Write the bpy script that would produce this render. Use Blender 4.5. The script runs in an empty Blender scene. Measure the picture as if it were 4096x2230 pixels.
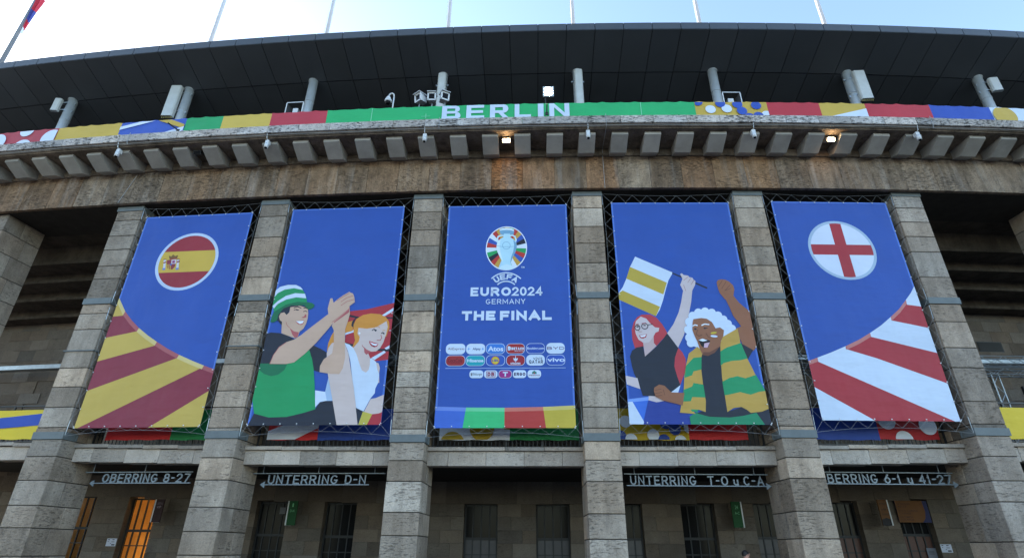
import bpy, math, random
from mathutils import Vector, Matrix
random.seed(7)
scene = bpy.context.scene
col = scene.collection

# ------------------------------------------------------------------ camera
R, S, TH0, PW = 231.9, 6.2, -0.0040, 1.104      # facade radius, bay width, angle offset, pillar width
YAW, PITCH, ROLL = -0.0397, 0.4543, 0.0079
cam_d = bpy.data.cameras.new('camera')
cam_d.sensor_width = 36.0
cam_d.lens = 2217 / 4096 * 36.0
cam_d.clip_start = 0.1
cam_d.clip_end = 20000
cam = bpy.data.objects.new('camera', cam_d)
col.objects.link(cam)
fw = Vector((math.sin(YAW) * math.cos(PITCH), math.cos(YAW) * math.cos(PITCH), math.sin(PITCH)))
rt = Vector((math.cos(YAW), -math.sin(YAW), 0))
up = rt.cross(fw)
r2 = rt * math.cos(ROLL) + up * math.sin(ROLL)
u2 = up * math.cos(ROLL) - rt * math.sin(ROLL)
cam.matrix_world = Matrix(((r2.x, u2.x, -fw.x, 0), (r2.y, u2.y, -fw.y, -18.04), (r2.z, u2.z, -fw.z, 1.65), (0, 0, 0, 1)))
scene.camera = cam

# ------------------------------------------------------------------ sky, sun, exposure
SUN_EL, SUN_AZ = math.radians(20), math.radians(-55)   # azimuth from +Y (behind the stadium), negative = to the left
world = bpy.data.worlds.new('World')
scene.world = world
world.use_nodes = True
wn = world.node_tree
wn.nodes.clear()
sky = wn.nodes.new('ShaderNodeTexSky')
sky.sky_type = 'NISHITA'
sky.sun_disc = False
sky.sun_elevation = SUN_EL
sky.sun_rotation = SUN_AZ
sky.air_density = 1.0
sky.dust_density = 0.7
sky.ozone_density = 1.0
bg = wn.nodes.new('ShaderNodeBackground')
bg.inputs['Strength'].default_value = 0.15
wo = wn.nodes.new('ShaderNodeOutputWorld')
wn.links.new(sky.outputs[0], bg.inputs['Color'])
wn.links.new(bg.outputs[0], wo.inputs['Surface'])
sun_d = bpy.data.lights.new('sun', 'SUN')
sun_d.energy = 3.0
sun_d.angle = math.radians(0.5)
sun_d.color = (1.0, 0.93, 0.82)
sun = bpy.data.objects.new('sun', sun_d)
col.objects.link(sun)
sd = Vector((math.sin(SUN_AZ) * math.cos(SUN_EL), math.cos(SUN_AZ) * math.cos(SUN_EL), math.sin(SUN_EL)))
sun.rotation_euler = sd.to_track_quat('Z', 'Y').to_euler()
sun.location = sd * 300
scene.view_settings.view_transform = 'Standard'
scene.view_settings.look = 'None'
scene.view_settings.gamma = 1
scene.view_settings.use_curve_mapping = False
scene.view_settings.exposure = 1.98
scene.render.engine = 'CYCLES'
scene.cycles.max_bounces = 8
scene.cycles.transparent_max_bounces = 24

# ------------------------------------------------------------------ helpers
def s2l(c):
    return tuple(((v / 255) / 12.92 if v / 255 <= 0.04045 else ((v / 255 + 0.055) / 1.055) ** 2.4) for v in c)

def ang(k):
    return TH0 + (k - 3.5) * S / R

def P(k, i, z):
    """point on the curved facade: pillar coordinate k, inset i behind the pillar fronts, height z"""
    t, r = ang(k), R - i
    return Vector((r * math.sin(t), R - r * math.cos(t), z))

def new(name, me, parent=None, loc=None, rz=0.0, color=None):
    o = bpy.data.objects.new(name, me)
    col.objects.link(o)
    if loc is not None:
        o.location = loc
    o.rotation_euler = (0, 0, rz)
    if parent is not None:
        o.parent = parent
    if color is not None:
        o.color = (*color, 1.0)
    return o

def tag(o, label, cat, group=None):
    o['label'] = label
    o['category'] = cat
    if group:
        o['group'] = group
    return o

def empty(name, label, cat, loc=(0, 0, 0), rz=0.0, group=None):
    o = new(name, None, None, loc, rz)
    o.empty_display_size = 0.3
    return tag(o, label, cat, group)

def pyd(name, v, f, mats, mi=None, smooth=False):
    me = bpy.data.meshes.new(name)
    me.from_pydata([tuple(p) for p in v], [], f)
    for m in (mats if isinstance(mats, (list, tuple)) else [mats]):
        me.materials.append(m)
    if mi:
        me.polygons.foreach_set('material_index', mi)
    if smooth:
        me.polygons.foreach_set('use_smooth', [True] * len(me.polygons))
    me.update()
    return me

class MB:
    """collects simple solids into one mesh"""
    def __init__(s):
        s.v, s.f, s.m = [], [], []
    def add(s, v, f, m=0):
        n = len(s.v)
        s.v += [tuple(p) for p in v]
        s.f += [[i + n for i in q] for q in f]
        s.m += [m] * len(f)
        return s
    def box(s, x0, x1, y0, y1, z0, z1, m=0, mat=None):
        v = [Vector(p) for p in ((x0, y0, z0), (x1, y0, z0), (x1, y1, z0), (x0, y1, z0), (x0, y0, z1), (x1, y0, z1), (x1, y1, z1), (x0, y1, z1))]
        if mat is not None:
            v = [mat @ p for p in v]
        return s.add(v, [[0, 3, 2, 1], [4, 5, 6, 7], [0, 1, 5, 4], [1, 2, 6, 5], [2, 3, 7, 6], [3, 0, 4, 7]], m)
    def rod(s, a, b, r, n=5, m=0, r1=None, cap=True):
        a, b = Vector(a), Vector(b)
        d = (b - a).normalized()
        x = d.orthogonal().normalized()
        y = d.cross(x)
        r1 = r if r1 is None else r1
        v = [a + (x * math.cos(t) + y * math.sin(t)) * r for t in [2 * math.pi * i / n for i in range(n)]]
        v += [b + (x * math.cos(t) + y * math.sin(t)) * r1 for t in [2 * math.pi * i / n for i in range(n)]]
        f = [[i, (i + 1) % n, n + (i + 1) % n, n + i] for i in range(n)]
        if cap:
            f += [list(range(n))[::-1], list(range(n, 2 * n))]
        return s.add(v, f, m)
    def path(s, pts, r, n=6, m=0):
        for a, b in zip(pts[:-1], pts[1:]):
            s.rod(a, b, r, n, m)
        return s
    def prism(s, prof, x0, x1, m=0):
        """profile in (y,z), extruded along x"""
        n = len(prof)
        v = [(x0, y, z) for y, z in prof] + [(x1, y, z) for y, z in prof]
        f = [[i, (i + 1) % n, n + (i + 1) % n, n + i] for i in range(n)] + [list(range(n))[::-1], list(range(n, 2 * n))]
        return s.add(v, f, m)
    def mesh(s, name, mats, smooth=False):
        return pyd(name, s.v, s.f, mats, s.m, smooth)

def arc(name, prof, k0, k1, mat, parent=None, step=0.2, closed=True, wave=None):
    """sweep a profile of (inset, z) along the facade curve"""
    n = max(1, round((k1 - k0) / step))
    m = len(prof)
    v, f = [], []
    for j in range(n + 1):
        k = k0 + (k1 - k0) * j / n
        dz = wave(k) if wave else 0
        v += [P(k, i, z + dz) for i, z in prof]
    for j in range(n):
        for i in range(m if closed else m - 1):
            a, b = j * m + i, j * m + (i + 1) % m
            f.append([a, b, b + m, a + m])
    if closed:
        f += [list(range(m)), list(range(n * m, n * m + m))[::-1]]
    return new(name, pyd(name, v, f, mat), parent)

_cb = {}
def cbox(w, d, h, b, mat):
    """box with chamfered edges, origin at centre of front face bottom (x centre, y front, z bottom)"""
    key = (round(w, 3), round(d, 3), round(h, 3), round(b, 4), mat.name)
    if key in _cb:
        return _cb[key]
    X, Y, Z = (-w / 2, w / 2), (0, d), (0, h)
    v, idx = [], {}
    for ix in (0, 1):
        for iy in (0, 1):
            for iz in (0, 1):
                c = Vector((X[ix], Y[iy], Z[iz]))
                sx, sy, sz = b * (1 - 2 * ix), b * (1 - 2 * iy), b * (1 - 2 * iz)
                for a, off in enumerate(((0, sy, sz), (sx, 0, sz), (sx, sy, 0))):
                    idx[(ix, iy, iz, a)] = len(v)
                    v.append(c + Vector(off))
    f = []
    for s_ in (0, 1):
        f.append([idx[(s_, a, c, 0)] for a, c in ((0, 0), (1, 0), (1, 1), (0, 1))])
        f.append([idx[(a, s_, c, 1)] for a, c in ((0, 0), (1, 0), (1, 1), (0, 1))])
        f.append([idx[(a, c, s_, 2)] for a, c in ((0, 0), (1, 0), (1, 1), (0, 1))])
    for a in (0, 1):
        for c in (0, 1):
            f.append([idx[(a, c, 0, 0)], idx[(a, c, 1, 0)], idx[(a, c, 1, 1)], idx[(a, c, 0, 1)]])
            f.append([idx[(a, 0, c, 0)], idx[(a, 1, c, 0)], idx[(a, 1, c, 2)], idx[(a, 0, c, 2)]])
            f.append([idx[(0, a, c, 1)], idx[(1, a, c, 1)], idx[(1, a, c, 2)], idx[(0, a, c, 2)]])
            for e in (0, 1):
                f.append([idx[(a, c, e, 0)], idx[(a, c, e, 1)], idx[(a, c, e, 2)]])
    me = pyd('block', v, f, mat)
    import bmesh
    bm = bmesh.new(); bm.from_mesh(me)
    bmesh.ops.recalc_face_normals(bm, faces=bm.faces)
    bm.to_mesh(me); bm.free()
    _cb[key] = me
    return me

def block(name, k0, k1, i0, i1, z0, z1, mat, parent, color=None, bev=0.012, gap=0.006):
    """one flat stone set into the curve"""
    w = (k1 - k0) * S * (1 - i0 / R) - gap * 2
    kc = (k0 + k1) / 2
    return new(name, cbox(w, i1 - i0, z1 - z0 - gap * 2, bev, mat), parent, P(kc, i0, z0 + gap), ang(kc), color)

# ------------------------------------------------------------------ materials
def mat(name):
    m = bpy.data.materials.new(name)
    m.use_nodes = True
    nt = m.node_tree
    return m, nt, nt.nodes['Principled BSDF']

def nd(nt, t, **kw):
    n = nt.nodes.new(t)
    for k, v in kw.items():
        if k in n.inputs:
            n.inputs[k].default_value = v
        else:
            setattr(n, k, v)
    return n

def mixc(nt, fac, a, b, blend='MIX'):
    n = nt.nodes.new('ShaderNodeMix')
    n.data_type = 'RGBA'
    n.blend_type = blend
    for s_, v in ((0, fac), (6, a), (7, b)):
        if hasattr(v, 'is_linked') or hasattr(v, 'links'):
            nt.links.new(v, n.inputs[s_])
        else:
            n.inputs[s_].default_value = v if s_ == 0 else (*v, 1.0)[:4]
    return n.outputs[2]

def noise(nt, vec, scale, detail=5, rough=0.6, vscale=None):
    if vscale:
        mp = nd(nt, 'ShaderNodeVectorMath', operation='MULTIPLY')
        nt.links.new(vec, mp.inputs[0])
        mp.inputs[1].default_value = vscale
        vec = mp.outputs[0]
    n = nd(nt, 'ShaderNodeTexNoise')
    n.inputs['Scale'].default_value = scale
    n.inputs['Detail'].default_value = detail
    n.inputs['Roughness'].default_value = rough
    nt.links.new(vec, n.inputs['Vector'])
    return n.outputs['Fac']

def ramp(nt, fac, a, b, ca=0.0, cb=1.0):
    n = nd(nt, 'ShaderNodeMapRange')
    n.inputs['From Min'].default_value = a
    n.inputs['From Max'].default_value = b
    n.inputs['To Min'].default_value = ca
    n.inputs['To Max'].default_value = cb
    nt.links.new(fac, n.inputs['Value'])
    return n.outputs[0]

def math_(nt, op, a, b):
    n = nd(nt, 'ShaderNodeMath', operation=op)
    for i, v in enumerate((a, b)):
        if hasattr(v, 'links'):
            nt.links.new(v, n.inputs[i])
        else:
            n.inputs[i].default_value = v
    return n.outputs[0]

def stone(name, ca, cb, pit=0.6, streak=0.3, tool=0.0, bump=0.5, stain=0.0, pitlim=(0.36, 0.45), var=0.25, pscale=4.5, grain=0.25, lime=0.0):
    """shell limestone: mottled, pitted along its bedding, streaked by water; object colour tints each block"""
    m, nt, bs = mat(name)
    L = nt.links
    geo = nd(nt, 'ShaderNodeNewGeometry')
    oi = nd(nt, 'ShaderNodeObjectInfo')
    off = nd(nt, 'ShaderNodeVectorMath', operation='MULTIPLY_ADD')
    cx = nd(nt, 'ShaderNodeCombineXYZ')
    for i in range(3):
        L.new(oi.outputs['Random'], cx.inputs[i])
    L.new(cx.outputs[0], off.inputs[0])
    off.inputs[1].default_value = (83, 41, 67)
    L.new(geo.outputs['Position'], off.inputs[2])
    v = off.outputs[0]
    mot = ramp(nt, noise(nt, v, 0.9, 7, 0.65), 0.3, 0.7)
    c = mixc(nt, mot, ca, cb)
    c = mixc(nt, 1.0, c, oi.outputs['Color'], 'MULTIPLY')
    rv = ramp(nt, oi.outputs['Random'], 0, 1, 1 - var, 1 + var * 0.6)
    c = mixc(nt, 1.0, c, rv, 'MULTIPLY')
    fine = ramp(nt, noise(nt, v, 26, 4, 0.7), 0.25, 0.75, 1 - grain, 1 + grain)
    c = mixc(nt, 1.0, c, fine, 'MULTIPLY')
    pn = noise(nt, v, pscale, 9, 0.7, (1.0, 1.0, 4.2))
    dens = ramp(nt, noise(nt, v, 0.7, 2, 0.5), 0.35, 0.65, -0.035, 0.05)
    pm = ramp(nt, math_(nt, 'SUBTRACT', pn, dens), pitlim[0], pitlim[1], 1, 0)
    c = mixc(nt, math_(nt, 'MULTIPLY', pm, pit), c, (0.03, 0.025, 0.02))
    if streak:
        sn = ramp(nt, noise(nt, geo.outputs['Position'], 2.2, 5, 0.6, (1.3, 1.3, 0.16)), 0.42, 0.68)
        c = mixc(nt, math_(nt, 'MULTIPLY', sn, streak), c, (0.045, 0.036, 0.028))
    if lime:
        ln = ramp(nt, noise(nt, v, 1.6, 5, 0.6, (1.5, 1.5, 0.12)), 0.52, 0.68)
        c = mixc(nt, math_(nt, 'MULTIPLY', ln, lime), c, (0.5, 0.46, 0.42))
    if stain:
        st = ramp(nt, noise(nt, v, 1.4, 8, 0.75, (1.6, 1.6, 0.7)), 0.45, 0.62)
        c = mixc(nt, math_(nt, 'MULTIPLY', st, stain), c, (0.03, 0.022, 0.016))
    h = math_(nt, 'ADD', math_(nt, 'MULTIPLY', pm, -1.2), math_(nt, 'MULTIPLY', noise(nt, v, 14, 7, 0.7), 1.2))
    if tool:
        w = nd(nt, 'ShaderNodeTexWave', wave_type='BANDS', bands_direction='X')
        w.inputs['Scale'].default_value = 7.0
        w.inputs['Distortion'].default_value = 2.5
        w.inputs['Detail'].default_value = 3
        L.new(v, w.inputs['Vector'])
        tm = math_(nt, 'MULTIPLY', w.outputs['Fac'], ramp(nt, oi.outputs['Random'], 0.25, 0.6))
        h = math_(nt, 'ADD', h, math_(nt, 'MULTIPLY', tm, tool))
        c = mixc(nt, math_(nt, 'MULTIPLY', math_(nt, 'SUBTRACT', 1.0, tm), 0.16 * tool), c, (0.05, 0.04, 0.03))
    bp = nd(nt, 'ShaderNodeBump')
    bp.inputs['Strength'].default_value = bump
    bp.inputs['Distance'].default_value = 0.035
    L.new(h, bp.inputs['Height'])
    L.new(bp.outputs[0], bs.inputs['Normal'])
    L.new(c, bs.inputs['Base Color'])
    bs.inputs['Roughness'].default_value = 0.85
    bs.inputs['Specular IOR Level'].default_value = 0.25
    return m

def plain(name, c, rough=0.5, metal=0.0, dirt=0.25, scale=3.0, spec=0.5, objcol=False, bump=0.0):
    m, nt, bs = mat(name)
    geo = nd(nt, 'ShaderNodeNewGeometry')
    d = ramp(nt, noise(nt, geo.outputs['Position'], scale, 6, 0.65), 0.3, 0.75, 1.0 + dirt * 0.3, 1.0 - dirt)
    cc = mixc(nt, 1.0, c, d, 'MULTIPLY')
    if objcol:
        oi = nd(nt, 'ShaderNodeObjectInfo')
        cc = mixc(nt, 1.0, cc, oi.outputs['Color'], 'MULTIPLY')
        cc = mixc(nt, 1.0, cc, ramp(nt, oi.outputs['Random'], 0, 1, 0.93, 1.07), 'MULTIPLY')
    nt.links.new(cc, bs.inputs['Base Color'])
    if bump:
        bp = nd(nt, 'ShaderNodeBump')
        bp.inputs['Strength'].default_value = bump
        bp.inputs['Distance'].default_value = 0.02
        nt.links.new(noise(nt, geo.outputs['Position'], scale * 6, 5, 0.6), bp.inputs['Height'])
        nt.links.new(bp.outputs[0], bs.inputs['Normal'])
    bs.inputs['Roughness'].default_value = rough
    bs.inputs['Metallic'].default_value = metal
    bs.inputs['Specular IOR Level'].default_value = spec
    return m

def emit(name, c, strength):
    m, nt, bs = mat(name)
    bs.inputs['Base Color'].default_value = (*c, 1)
    bs.inputs['Emission Color'].default_value = (*c, 1)
    bs.inputs['Emission Strength'].default_value = strength
    return m

M_PILLAR = stone('pillar_limestone', (0.50, 0.41, 0.325), (0.335, 0.262, 0.2), pit=0.52, streak=0.25, bump=0.6, pitlim=(0.33, 0.43), pscale=6, grain=0.27, stain=0.2, var=0.32)
M_FRIEZE = stone('frieze_limestone', (0.47, 0.36, 0.265), (0.29, 0.205, 0.14), pit=0.55, streak=0.5, tool=0.8, bump=0.8, stain=0.35, pscale=6, grain=0.42, lime=0.35, var=0.2)
M_COPING = stone('coping_limestone', (0.68, 0.63, 0.595), (0.5, 0.455, 0.425), pit=0.85, streak=0.2, bump=0.9, pitlim=(0.37, 0.45), grain=0.35, pscale=6)
M_BEAM = stone('beam_limestone', (0.53, 0.455, 0.385), (0.38, 0.32, 0.265), pit=0.45, streak=0.15, bump=0.5, pitlim=(0.34, 0.42), pscale=7, grain=0.22)
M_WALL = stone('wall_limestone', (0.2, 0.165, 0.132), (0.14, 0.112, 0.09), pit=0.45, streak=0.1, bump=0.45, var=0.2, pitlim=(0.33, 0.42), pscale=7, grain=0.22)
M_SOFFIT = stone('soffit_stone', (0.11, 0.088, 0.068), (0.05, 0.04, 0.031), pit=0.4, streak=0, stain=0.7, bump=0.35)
M_EAVES = stone('eaves_stone', (0.27, 0.21, 0.158), (0.12, 0.092, 0.068), pit=0.4, streak=0, stain=0.6, bump=0.35)
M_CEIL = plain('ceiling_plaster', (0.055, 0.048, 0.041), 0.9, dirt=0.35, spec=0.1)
M_JOINT = plain('dark_mortar', (0.05, 0.044, 0.038), 0.95, dirt=0.3, spec=0.1)  # dark mortar colour seen between the stones
M_MODIL = plain('modillion_concrete', (0.36, 0.34, 0.315), 0.8, dirt=0.25, scale=1.6, spec=0.2, objcol=True, bump=0.03)
M_PANEL = plain('roof_panel_metal', (0.064, 0.072, 0.084), 0.45, metal=0.0, dirt=0.12, scale=0.7, spec=0.45, objcol=True)
M_ROOFCORE = plain('roof_joint', (0.012, 0.013, 0.015), 0.8)
M_ROOFTOP = plain('roof_membrane', (0.45, 0.45, 0.45), 0.7)
M_GALV = plain('galvanised_steel', (0.40, 0.44, 0.47), 0.42, metal=0.75, dirt=0.25, scale=6)
M_STRAP = plain('strap_sheet_metal', (0.13, 0.152, 0.157), 0.6, metal=0.0, dirt=0.2, scale=4)
M_COLUMN = plain('roof_column_paint', (0.42, 0.46, 0.49), 0.4, metal=0.2, dirt=0.15)
M_WHITE = plain('white_plastic', (0.66, 0.68, 0.70), 0.4, dirt=0.12)
M_ANT = plain('antenna_plastic', (0.52, 0.545, 0.54), 0.45, dirt=0.15)
M_BLACK = plain('black_metal', (0.018, 0.018, 0.02), 0.45, dirt=0.2)
M_DARK = plain('dark_steel', (0.022, 0.023, 0.025), 0.6, metal=0.0, dirt=0.2)
M_CORD = plain('steel_wire', (0.32, 0.33, 0.34), 0.5, metal=0.2, dirt=0.1)
M_SIGN = plain('sign_letter_paint', (0.25, 0.295, 0.33), 0.45, dirt=0.25, scale=9)
M_GLASS = plain('dark_window_glass', (0.012, 0.0125, 0.014), 0.15, dirt=0.1, spec=0.08)
M_MILK = plain('milky_window_glass', (0.075, 0.07, 0.075), 0.35, dirt=0.2, spec=0.3)
M_LIT = None
M_BROWN = plain('brown_door_wood', (0.10, 0.035, 0.02), 0.5, dirt=0.3)
M_BOLT = plain('connector_brass', (0.35, 0.28, 0.08), 0.4, metal=0.5)
M_PAVE = plain('plaza_paving', (0.09, 0.087, 0.083), 0.85, dirt=0.3, scale=0.6)

_fab = {}
def fabric(rgb, through=0.055, name=None):
    """printed mesh vinyl of one colour (sRGB 0-255); lets a little of what is behind show through"""
    key = (tuple(rgb), through)
    if key in _fab:
        return _fab[key]
    m, nt, bs = mat(name or 'printed_vinyl_%02x%02x%02x' % tuple(rgb))
    c = s2l(rgb)
    geo = nd(nt, 'ShaderNodeNewGeometry')
    w = ramp(nt, noise(nt, geo.outputs['Position'], 0.8, 4, 0.5), 0.3, 0.7, 0.95, 1.05)
    cc = mixc(nt, 1.0, c, w, 'MULTIPLY')
    nt.links.new(cc, bs.inputs['Base Color'])
    bs.inputs['Roughness'].default_value = 0.55
    bs.inputs['Specular IOR Level'].default_value = 0.3
    bp = nd(nt, 'ShaderNodeBump')
    bp.inputs['Strength'].default_value = 0.6
    bp.inputs['Distance'].default_value = 0.2
    hgt = math_(nt, 'ADD', noise(nt, geo.outputs['Position'], 0.7, 3, 0.5, (1.0, 1.0, 0.4)), math_(nt, 'MULTIPLY', noise(nt, geo.outputs['Position'], 2.2, 2, 0.5, (0.5, 0.5, 1.4)), 0.25))
    nt.links.new(hgt, bp.inputs['Height'])
    nt.links.new(bp.outputs[0], bs.inputs['Normal'])
    if through:
        tr = nd(nt, 'ShaderNodeBsdfTransparent')
        mx = nd(nt, 'ShaderNodeMixShader')
        mx.inputs[0].default_value = through
        nt.links.new(bs.outputs[0], mx.inputs[1])
        nt.links.new(tr.outputs[0], mx.inputs[2])
        nt.links.new(mx.outputs[0], nt.nodes['Material Output'].inputs['Surface'])
    _fab[key] = m
    return m

# ------------------------------------------------------------------ text
def text_mesh(txt, size=1.0, offset=0.0, extrude=0.0, res=3, spacing=1.0):
    """flat letter outlines -> (verts, faces) in the xz plane, baseline at z=0, starting at x=0"""
    cu = bpy.data.curves.new('t', 'FONT')
    cu.body = txt
    cu.size = size
    cu.offset = offset
    cu.extrude = extrude
    cu.resolution_u = res
    cu.space_character = spacing
    cu.fill_mode = 'BOTH' if extrude else 'FRONT'
    o = bpy.data.objects.new('t', cu)
    col.objects.link(o)
    dg = bpy.context.evaluated_depsgraph_get()
    dg.update()
    me = o.evaluated_get(dg).to_mesh()
    v = [(p.co.x, p.co.z, p.co.y) for p in me.vertices]
    f = [list(q.vertices)[::-1] for q in me.polygons]
    o.evaluated_get(dg).to_mesh_clear()
    bpy.data.objects.remove(o)
    bpy.data.curves.remove(cu)
    return v, f

def fit_text(txt, x0, x1, z0, z1, offset=0.0, extrude=0.0, spacing=1.0, skew=0.0):
    """text stretched to fill a rectangle"""
    v, f = text_mesh(txt, 1.0, offset, extrude, 3, spacing)
    a, b = min(p[0] for p in v), max(p[0] for p in v)
    c, d = min(p[2] for p in v), max(p[2] for p in v)
    out = []
    for p in v:
        tz = (p[2] - c) / (d - c)
        out.append((x0 + (p[0] - a) / (b - a) * (x1 - x0) + skew * tz, p[1], z0 + tz * (z1 - z0)))
    return out, f

def _arc(cx, cz, rx, rz, a0, a1, n=8):
    return [(cx + rx * math.cos(math.radians(a0 + (a1 - a0) * i / n)), cz + rz * math.sin(math.radians(a0 + (a1 - a0) * i / n))) for i in range(n + 1)]
STROKES = {'A': [[(0, 0), (.5, 1), (1, 0)], [(.2, .3), (.8, .3)]],
 'B': [[(0, .53), (0, 1), (.6, 1)] + _arc(.6, .765, .32, .235, 90, -90, 6) + [(0, .53)], [(.6, .53)] + _arc(.65, .265, .35, .265, 90, -90, 6) + [(0, 0), (0, .53)]],
 'C': [_arc(.5, .5, .5, .5, 50, 310, 14)], 'D': [[(0, 0), (0, 1), (.45, 1)] + _arc(.45, .5, .55, .5, 90, -90, 10) + [(0, 0), (0, .1)]],
 'E': [[(1, 0), (0, 0), (0, 1), (1, 1)], [(0, .5), (.85, .5)]], 'F': [[(0, 0), (0, 1), (1, 1)], [(0, .48), (.85, .48)]],
 'G': [_arc(.5, .5, .5, .5, 48, 330, 14) + [(1, .42), (.6, .42)]], 'H': [[(0, 0), (0, 1)], [(1, 0), (1, 1)], [(0, .5), (1, .5)]],
 'I': [[(.5, 0), (.5, 1)]], 'L': [[(0, 1), (0, 0), (1, 0)]], 'M': [[(0, 0), (0, 1), (.5, .25), (1, 1), (1, 0)]], 'N': [[(0, 0), (0, 1), (1, 0), (1, 1)]],
 'O': [_arc(.5, .5, .5, .5, 0, 360, 20)], 'P': [[(0, 0), (0, 1), (.6, 1)] + _arc(.6, .73, .4, .27, 90, -90, 7) + [(0, .46)]],
 'Q': [_arc(.5, .5, .5, .5, 0, 360, 20), [(.6, .25), (1, -.05)]],
 'R': [[(0, 0), (0, 1), (.6, 1)] + _arc(.6, .73, .38, .27, 90, -90, 7) + [(0, .46)], [(.55, .46), (1, 0)]],
 'S': [_arc(.5, .75, .46, .25, 40, 270, 9) + _arc(.5, .25, .48, .25, 90, -150, 9)[1:]], 'T': [[(0, 1), (1, 1)], [(.5, 1), (.5, 0)]],
 'U': [[(0, 1), (0, .4)] + _arc(.5, .38, .5, .38, 180, 360, 10) + [(1, 1)]], 'V': [[(0, 1), (.5, 0), (1, 1)]], 'Y': [[(0, 1), (.5, .45), (1, 1)], [(.5, .45), (.5, 0)]],
 'u': [[(0, 1), (0, .4)] + _arc(.5, .38, .5, .38, 180, 360, 10) + [(1, 1)], [(1, .5), (1, 0)]],
 '0': [_arc(.5, .5, .5, .5, 0, 360, 20)], '1': [[(.15, .72), (.55, 1), (.55, 0)]], '2': [_arc(.5, .7, .48, .3, 165, -30, 9) + [(0, 0), (1, 0)]],
 '4': [[(.75, 0), (.75, 1), (0, .28), (1, .28)]], '6': [[(.75, 1), (.15, .5)], _arc(.5, .33, .5, .33, 0, 360, 16)], '7': [[(0, 1), (1, 1), (.35, 0)]],
 '8': [_arc(.5, .75, .42, .25, 0, 360, 14), _arc(.5, .26, .5, .26, 0, 360, 16)], '-': [[(0, .5), (1, .5)]], '+': [[(0, .5), (1, .5)], [(.5, 0), (.5, 1)]]}

def glyph(ch, x, w, z, h, wt):
    """strokes of one sans capital as mitred quads: list of strokes, each a list of quads"""
    out = []
    for st in STROKES[ch]:
        hw_ = wt / 2
        pts = [(x + hw_ + a * (w - wt), z + hw_ + b * (h - wt)) for a, b in st]
        q = [pts[0]]
        for p_ in pts[1:]:
            if math.hypot(p_[0] - q[-1][0], p_[1] - q[-1][1]) > 1e-6:
                q.append(p_)
        pts = q
        n = len(pts)
        closed = math.hypot(pts[0][0] - pts[-1][0], pts[0][1] - pts[-1][1]) < 1e-5
        if not closed:      # stretch free ends to the box
            for e, o in ((0, 1), (-1, -2)):
                dx, dz = pts[e][0] - pts[o][0], pts[e][1] - pts[o][1]
                L = math.hypot(dx, dz)
                pts[e] = (pts[e][0] + dx / L * hw_, pts[e][1] + dz / L * hw_)
        L_, R_ = [], []
        for i in range(n):
            a = pts[i - 1] if i > 0 else (pts[n - 2] if closed else None)
            b = pts[i + 1] if i < n - 1 else (pts[1] if closed else None)
            ds = []
            for u, v in ((a, pts[i]), (pts[i], b)):
                if u is not None and v is not None:
                    l = math.hypot(v[0] - u[0], v[1] - u[1])
                    ds.append(((v[0] - u[0]) / l, (v[1] - u[1]) / l))
            nx = sum(-d[1] for d in ds)
            nz = sum(d[0] for d in ds)
            l = math.hypot(nx, nz) or 1
            nx, nz = nx / l, nz / l
            c = max(0.45, -ds[0][1] * nx + ds[0][0] * nz)
            L_.append((pts[i][0] + nx * hw_ / c, pts[i][1] + nz * hw_ / c))
            R_.append((pts[i][0] - nx * hw_ / c, pts[i][1] - nz * hw_ / c))
        out.append([[L_[i], L_[i + 1], R_[i + 1], R_[i]] for i in range(n - 1)])
    return out

GW = {'I': 0.3, '1': 0.55, 'M': 1.25, ' ': 0.5, '_': 0.25, '-': 0.55, 'u': 0.8, 'O': 1.12, 'Q': 1.12, 'G': 1.08, 'C': 1.05, 'A': 1.1, 'L': 0.9, 'F': 0.9, 'E': 0.92}
def caps_layout(txt, x0, x1, gap):
    ws = [GW.get(c, 1.0) for c in txt]
    u = (x1 - x0) / (sum(ws) + gap * (len(txt) - 1))
    x, out = x0, []
    for c, w in zip(txt, ws):
        out.append((c, x, w * u))
        x += (w + gap) * u
    return out
# ------------------------------------------------------------------ ground
gm = MB()
gm.add([(-6000, -6000, 0), (6000, -6000, 0), (6000, 6000, 0), (-6000, 6000, 0)], [[0, 1, 2, 3]])
g = new('ground', gm.mesh('ground', M_PAVE))
g['kind'] = 'structure'

# ------------------------------------------------------------------ the stadium
stad = empty('stadium', 'grey limestone stadium with tall square pillars, heavy cornice and dark panelled roof', 'stadium', P(3.5, 0, 0))
_inv = Matrix.Translation(P(3.5, 0, 0)).inverted()
def part_of_stadium(o):
    o.parent = stad
    o.matrix_parent_inverse = _inv
    return o
K0, K1 = -2.0, 9.0
def sag(k):                       # the storey lines climb very slightly away from the axis bay
    return 0.033 * (k - 3.45) ** 2

def block_in(part, *a, **kw):
    o = block(a[0], *a[1:], parent=None, **kw)
    o.parent = part
    o.matrix_parent_inverse = part_mat[part.name]
    return o
part_mat = {}
def stad_part(o):
    part_of_stadium(o)
    # world matrix of the part equals its own basis matrix
    part_mat[o.name] = o.matrix_basis.inverted()
    return o

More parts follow.
